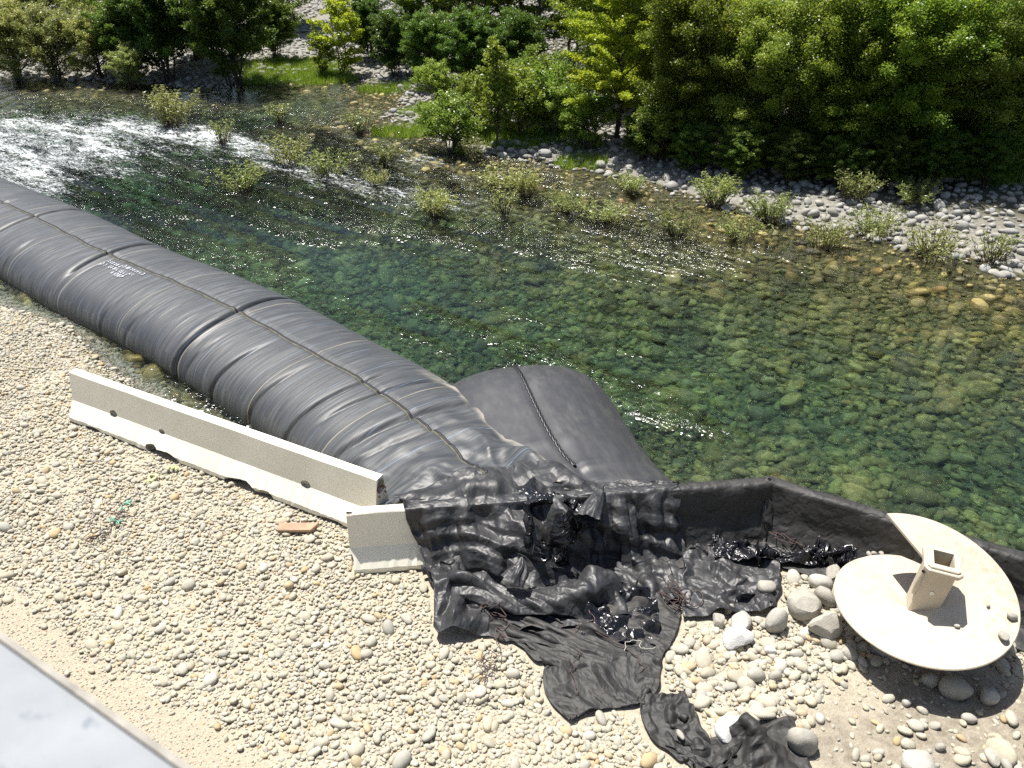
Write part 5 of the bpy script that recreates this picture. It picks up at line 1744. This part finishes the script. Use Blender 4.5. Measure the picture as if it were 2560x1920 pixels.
kind("alder_a", L_ALDER, h=6.6, spread=2.3, stems=4, nb=230, leaves=98000, leaf=(0.078, 0.054), seed=1, base=0.03, cl=0.62, layer=0.5, rise=(0.25, 1.2))
kind("alder_b", L_MID, h=6.2, spread=2.2, stems=5, nb=230, leaves=98000, leaf=(0.078, 0.054), seed=2, base=0.03, cl=0.62, layer=0.55, rise=(0.25, 1.2))
kind("alder_c", L_ALDER, h=6.8, spread=2.2, stems=4, nb=230, leaves=98000, leaf=(0.078, 0.054), seed=3, base=0.03, cl=0.62, layer=0.5, rise=(0.25, 1.2))
kind("young_alder", L_YELLOW, h=7.0, spread=2.4, stems=1, nb=120, leaves=60000, leaf=(0.075, 0.05), seed=4, base=0.14, trunk_r=0.085, cl=0.36, shape=0)
kind("slender", L_DARK, h=8.5, spread=1.7, stems=1, nb=60, leaves=9500, leaf=(0.12, 0.085), seed=5, base=0.12, trunk_r=0.085, cl=0.40)
kind("slender_b", L_ALDER, h=8.0, spread=1.6, stems=2, nb=60, leaves=10000, leaf=(0.12, 0.085), seed=15, base=0.10, trunk_r=0.07, cl=0.40)
kind("sapling", L_MID, h=3.6, spread=0.75, stems=1, nb=46, leaves=5200, leaf=(0.10, 0.07), seed=6, base=0.18, trunk_r=0.05, cl=0.26, layer=0.8)
kind("bush", L_MID, h=2.0, spread=1.05, stems=7, nb=70, leaves=11000, leaf=(0.08, 0.045), seed=7, base=0.10, trunk_r=0.022, cl=0.30, layer=0.8)
kind("dark_bush", L_DARK, h=5.0, spread=2.0, stems=8, nb=150, leaves=60000, leaf=(0.095, 0.06), seed=8, base=0.06, trunk_r=0.05, cl=0.42, layer=0.7)
kind("light_bush", L_SAGE, h=3.2, spread=1.7, stems=9, nb=110, leaves=24000, leaf=(0.11, 0.04), seed=9, base=0.08, trunk_r=0.03, cl=0.40, layer=0.8)
kind("yellow_bush", L_YELLOW, h=4.2, spread=1.1, stems=4, nb=60, leaves=8500, leaf=(0.11, 0.07), seed=10, base=0.06, trunk_r=0.03, cl=0.34, layer=0.8)


def willow(key, h, w, n, leaves, seed):
    """shrub standing in the water: bare thin rods at the foot, narrow leaves above"""
    rr = np.random.default_rng(seed)
    parts, C = [], []
    for s in range(n):
        a = rr.uniform(0, 6.28); r0 = rr.uniform(0, 0.12) * w; r1 = w * rr.uniform(0.25, 1.0)
        p0 = np.array([math.cos(a) * r0, math.sin(a) * r0, -0.35]); p1 = np.array([math.cos(a + rr.normal(0, .3)) * r1, math.sin(a + rr.normal(0, .3)) * r1, h * rr.uniform(0.6, 1.0)])
        P, R_ = limb(p0, p1, 0.012, 0.004, rr, 7, 0.08, 0.04)
        parts.append(tube_np(P, R_, 4))
        m = leaves // n
        t = 0.38 + 0.62 * rr.random(m) ** 0.7
        k = t * 6; i = np.minimum(k.astype(int), 5); f = (k - i)[:, None]
        C.append(P[i] * (1 - f) + P[i + 1] * f + rr.normal(0, 1, (m, 3)) * np.array([0.055, 0.055, 0.07]) * w)
    V, F = merge_np(parts); tm = mesh_np(key + "_stems", V, F); tm.materials.append(M_STEM)
    C = np.concatenate(C); C[:, 2] = np.maximum(C[:, 2], 0.08)
    cm_ = leaf_mesh(key + "_foliage", C, 0.085, 0.026, 0.3, rr, rr.random(len(C)))
    cm_.materials.append(L_SAGE)
    KINDS[key] = (tm, cm_)


willow("willow_a", 0.85, 0.70, 46, 1700, 21)
willow("willow_b", 0.62, 0.80, 44, 850, 22)
willow("willow_c", 0.85, 0.60, 34, 420, 23)


prng = np.random.default_rng(99)


def plant(name, key, label, cat, px, py, scale=1.0, rz=0.0, group=None, xy=None, parts=("trunk", "crown"), sz=None):
    p = Vector((xy[0], xy[1], 0)) if xy is not None else at(px, py, WATER + 0.05)
    z = float(ground_z(p.x, p.y))
    if xy is None and z > WATER:
        for it in range(6):
            p = at(px, py, z); z = float(ground_z(p.x, p.y))
    root = empty(name, (p.x, p.y, max(z, WATER)), rz)
    tag(root, label, cat, group)
    st = (prng.uniform(0.75, 1.35), prng.uniform(0.75, 1.3), prng.uniform(0.65, 1.2)) if key.startswith('willow_') else (1, 1, prng.uniform(0.92, 1.08))
    for nm, me in zip(parts, KINDS[key]):
        o = bpy.data.objects.new(nm, me); COL.objects.link(o); o.parent = root
        o.scale = (scale * st[0], scale * st[1], scale * (sz or 1.0) * st[2])
    return root


AL = "alders of the thicket on the far bank"
for i, (key, px_, py_, sc, lab) in enumerate((
        ("young_alder", 1540, 350, 1.05, "yellow-green young alder with a slim dark trunk at the thicket's edge"),
        ("alder_a", 1700, 388, 0.82, "green alder just right of the yellow-green young one, front of the thicket"),
        ("alder_b", 1880, 415, 0.84, "alder at the thicket front above the white stones, third from its open end"),
        ("alder_c", 2060, 425, 0.84, "dark alder at the thicket front behind the right gravel bar's start"),
        ("alder_a", 2230, 432, 0.85, "alder at the thicket front overhanging the right gravel bar"),
        ("alder_b", 2400, 434, 0.86, "alder at the thicket front, last whole one before the picture's edge"),
        ("alder_c", 2590, 440, 0.88, "dark alder at the thicket front cut by the picture's right edge"))):
    plant("alder_tree", key, lab, "tree", px_, py_, sc, i * 1.7, AL)
for i, (key, x, y, sc, lab) in enumerate((
        ("alder_c", 4.2, 33.6, 1.0, "dark alder in the thicket behind the yellow-green young one"), ("alder_b", 7.2, 31.0, 1.1, "alder in the second row of the thicket, behind the front's second tree"),
        ("alder_a", 10.4, 29.5, 1.12, "alder in the second row of the thicket, behind its dark front tree"), ("alder_c", 13.6, 29.0, 1.12, "dark alder in the second row above the right gravel bar"),
        ("alder_b", 16.8, 28.5, 1.15, "alder in the second row at the picture's right edge"), ("alder_a", 6.8, 37.5, 1.15, "alder deep in the thicket, topmost left of its dense part"), ("alder_c", 11.5, 36.0, 1.2, "dark alder deep in the thicket, top centre of its dense part"), ("alder_b", 16.5, 35.0, 1.2, "alder deep in the thicket, top right corner"),
        ("alder_a", 20.0, 33.5, 1.2, "alder deep in the thicket beyond the picture's right edge"))):
    plant("alder_tree", key, lab, "tree", 0, 0, sc, i * 2.1 + 0.5, AL, xy=(x, y))
SL = "slender trees of the back grove"
for i, (key, px_, py_, sc, lab) in enumerate((
        ("slender", 1022, 150, 0.95, "leftmost leaning dark trunk of the slender grove"), ("slender_b", 1048, 158, 0.9, "slender tree right beside the leaning dark trunk"), ("slender", 1095, 150, 1.0, "straight slender tree, third from the grove's left end"), ("slender_b", 1148, 160, 1.0, "slender tree, fourth from the grove's left end"),
        ("slender", 1208, 165, 1.0, "slender tree in the middle of the back grove"), ("slender_b", 1262, 168, 1.0, "slender tree right of the grove's middle, behind the sapling"), ("slender", 1310, 160, 1.05, "slender dark trunk, second from the grove's right end"), ("slender", 1342, 166, 1.0, "slender dark trunk at the grove's right end, before the yellow-green tree"),
        ("slender_b", 1425, 190, 1.05, "slender tree between the back grove and the yellow-green tree"))):
    plant("slender_tree", key, lab, "tree", px_, py_, sc, i * 1.9, SL)
BB = "low bushes under the slender grove"
for i, (px_, py_, sc, lab) in enumerate(((985, 195, 1.0, "shaded bush at the left foot of the slender grove"), (1080, 215, 1.05, "shaded bush at the water under the slender grove"), (1180, 225, 1.1, "shaded bush below the middle of the slender grove"), (1290, 235, 1.1, "shaded bush below the right of the slender grove"))):
    plant("shaded_bush", "dark_bush", lab, "bush", px_, py_, sc * 0.62, i * 1.3, BB, sz=0.95)
for i, (px_, py_, sc, lab) in enumerate(((1600, 400, 0.36, "low dark bush at the open end of the thicket's foot"), (1730, 432, 0.38, "low dark bush at the thicket's foot, second from its open end"), (1850, 450, 0.40, "low dark bush at the thicket's foot above the first white stones"), (1970, 462, 0.40, "low dark bush at the thicket's foot, middle of the row"),
                                          (2090, 470, 0.40, "low dark bush at the thicket's foot behind the tall willow shrub"), (2210, 472, 0.42, "low dark bush at the thicket's foot behind the leafy willow shrub"), (2330, 470, 0.40, "low dark bush at the thicket's foot before the tawny grass"), (2460, 470, 0.42, "low dark bush at the thicket's foot near the right edge"))):
    plant("low_bush", "dark_bush", lab, "bush", px_, py_, sc, i * 1.3, "low bushes along the foot of the thicket", sz=0.85)
for i, (x, y, sc, lab) in enumerate(((-13.5, 52, 1.25, "green tree behind the large dark shrubs of the left bank"), (-21, 50, 1.25, "green tree behind the pale willows, upper left"), (-1.5, 53, 1.2, "green tree behind the slender grove, left of its middle"), (3.5, 51, 1.2, "green tree behind the slender grove, right of its middle"), (-28, 52, 1.25, "green tree at the very upper left corner"))):
    plant("back_tree", "alder_c", lab, "tree", 0, 0, sc, i * 1.7, "trees behind the far bank", xy=(x, y))
for i, (px_, py_, sc, lab) in enumerate(((690, 150, 0.62, "dark bush closing the gap left of the pale cobble window"), (930, 150, 0.62, "dark bush between the bright young tree and the slender grove"), (330, 195, 0.7, "dark bush between the pale willows and the large dark shrubs"))):
    plant("gap_bush", "dark_bush", lab, "bush", px_, py_, sc, i * 2.0)
plant("willow_bush", "light_bush", "pale willow bush before the cobbles at the left bank's waterline", "bush", 330, 215, 0.55, 1.0)
plant("young_tree", "yellow_bush", "bright yellow-green young tree before the white cobble bar", "tree", 858, 185, 1.0, 0.4)
plant("shrub", "yellow_bush", "low yellow-green shrub left of the bright young tree", "bush", 800, 190, 0.5, 1.4)
plant("shrub", "dark_bush", "large dark green shrub on the far left bank, left half", "bush", 420, 205, 1.15, 0.5)
plant("shrub", "dark_bush", "large dark green shrub on the far left bank, right half", "bush", 590, 212, 1.15, 2.5)
plant("shrub", "dark_bush", "dark green shrub behind the large pair on the left bank", "bush", 500, 150, 1.2, 4.0)
for i, (px_, py_, sc, lab) in enumerate(((40, 200, 1.0, "pale green willow bush in the picture's upper left corner"), (150, 200, 0.95, "pale green willow bush, second from the upper left corner"), (255, 195, 0.9, "pale green willow bush touching the large dark shrub"), (100, 120, 1.3, "pale willow bush behind the upper left bank"), (270, 110, 1.3, "pale willow bush behind the dark shrub's left side"))):
    plant("willow_bush", "light_bush", lab, "bush", px_, py_, sc, i * 2.2, "pale willow bushes on the far left bank")
plant("poplar_sapling", "sapling", "slim leafy poplar sapling standing in the shallows", "tree", 1243, 366, 1.0, 0.3)
for i, (px_, py_, sc, lab) in enumerate(((1130, 375, 1.0, "round leafy bush left of the poplar sapling"), (1300, 345, 1.15, "leafy bush just right of the poplar sapling"), (1390, 345, 1.2, "leafy bush between the sapling and the yellow-green tree"), (1195, 330, 1.0, "leafy bush behind the round one by the sapling"), (1465, 370, 1.0, "leafy bush at the foot of the yellow-green tree"), (1345, 300, 1.3, "taller leafy bush behind the poplar sapling"), (1090, 250, 0.8, "small bush on the grassy spit"), (1640, 400, 1.0, "leafy bush under the front alders"))):
    plant("leafy_bush", "bush", lab, "bush", px_, py_, sc, i * 1.1, "leafy bushes round the poplar sapling")
WS = "willow shrubs standing in the river"
for i, (key, px_, py_, sc, lab) in enumerate((
        ("willow_a", 428, 312, 1.55, "biggest willow shrub in the river, alone in the white riffle"), ("willow_b", 720, 400, 1.2, "straggly willow shrub below the grassy gap, with bare rods"), ("willow_b", 822, 432, 1.0, "small willow shrub right of the straggly one"), ("willow_a", 966, 405, 0.75, "upright small willow shrub in the bright riffle"),
        ("willow_c", 905, 330, 1.3, "thin tall willow shrub below the back grove"), ("willow_c", 700, 300, 1.0, "thin willow shrub near the far left channel"), ("willow_b", 605, 470, 1.0, "low brownish willow shrub nearest the deep pool on the left"), ("willow_a", 1088, 532, 1.0, "bushy willow shrub lowest in the middle of the river"),
        ("willow_b", 1255, 455, 1.05, "willow shrub below the poplar sapling"), ("willow_a", 1318, 485, 1.0, "willow shrub below right of the sapling, the larger of a close pair"), ("willow_c", 1262, 525, 1.0, "thin pale willow shrub left of the close pair"), ("willow_b", 940, 455, 0.8, "low willow shrub left of the bushy middle one"),
        ("willow_a", 1578, 478, 0.8, "round willow shrub at the first dry stones"), ("willow_b", 1420, 520, 1.0, "pale willow shrub between the close pair and the stones"), ("willow_b", 1500, 545, 1.1, "spreading willow shrub below the first dry stones"), ("willow_a", 1790, 510, 1.05, "willow shrub before the dark alder shade"),
        ("willow_b", 1690, 575, 1.0, "sparse willow shrub in the shallows under the stones"), ("willow_a", 1925, 550, 1.15, "bushy willow shrub at the start of the right gravel bar"), ("willow_b", 1850, 590, 1.0, "sparse willow shrub at the waterline of the right bar"), ("willow_a", 2125, 500, 1.25, "tall willow shrub on the pale stones of the right bar"),
        ("willow_b", 2180, 590, 1.3, "spreading willow shrub over the white stones of the right bar"), ("willow_a", 2280, 510, 1.3, "leafy willow shrub at the shade edge of the right bar"), ("willow_b", 2060, 610, 1.1, "low willow shrub at the right bar's waterline"), ("willow_b", 2330, 640, 1.2, "low willow shrub on the brown shore stones"),
        ("willow_c", 2480, 655, 1.2, "thin willow shrub at the shore by the picture's right edge"), ("willow_c", 1180, 400, 0.9, "thin willow shrub at the foot of the round leafy bush"), ("willow_c", 560, 355, 0.8, "thin willow twigs right of the biggest shrub"))):
    plant("willow_shrub", key, lab, "shrub", px_, py_, sc * (1.1 if py_ < 480 else 0.92), i * 2.3, WS, parts=("stems", "foliage"))


# --- grass on the spit and banks
def grass(name, label, spots, per, h, seed):
    rr = np.random.default_rng(seed)
    Cs = []
    for (px_, py_, rad) in spots:
        p = at(px_, py_, WATER + 0.15)
        n = int(per * rad * rad * 3.14)
        a = rr.uniform(0, 6.28, n); q = np.sqrt(rr.random(n)) * rad
        Cs.append(np.stack([p.x + np.cos(a) * q * 1.5, p.y + np.sin(a) * q], 1))
    C = np.concatenate(Cs); z = np.maximum(ground_z(C[:, 0], C[:, 1]), WATER - 0.05)
    n = len(C)
    a = rr.uniform(0, 6.28, n); d = np.stack([np.cos(a), np.sin(a), 0 * a], 1); H_ = h * rr.uniform(0.5, 1.2, n)
    ln = rr.normal(0, 0.25, (n, 2)) * H_[:, None]
    B0 = np.stack([C[:, 0], C[:, 1], z], 1)
    tip = B0 + np.stack([ln[:, 0], ln[:, 1], H_], 1)
    w_ = 0.012
    V = np.stack([B0 - d * w_, B0 + d * w_, tip], 1).reshape(-1, 3)
    me = mesh_np(name, V, np.arange(3 * n).reshape(n, 3))
    vattr(me, "tint", np.repeat(rr.random(n), 3))
    o = link(name, me, L_GRASS, smooth=False)
    tag(o, label, "grass", kind="stuff")


grass("grass", "bright green grass on the spit and along the far shore", [(1040, 278, 0.5), (1020, 320, 0.9), (1310, 350, 1.0), (1240, 340, 0.8), (730, 175, 1.8), (800, 190, 1.2), (660, 195, 0.8), (1450, 400, 0.6), (1110, 300, 0.7), (960, 215, 0.8)], 700, 0.30, 5)
grass("grass", "tawny grass under the thicket behind the right gravel bar", [(2440, 440, 1.6), (2520, 455, 1.5), (2340, 450, 1.0)], 350, 0.45, 6)
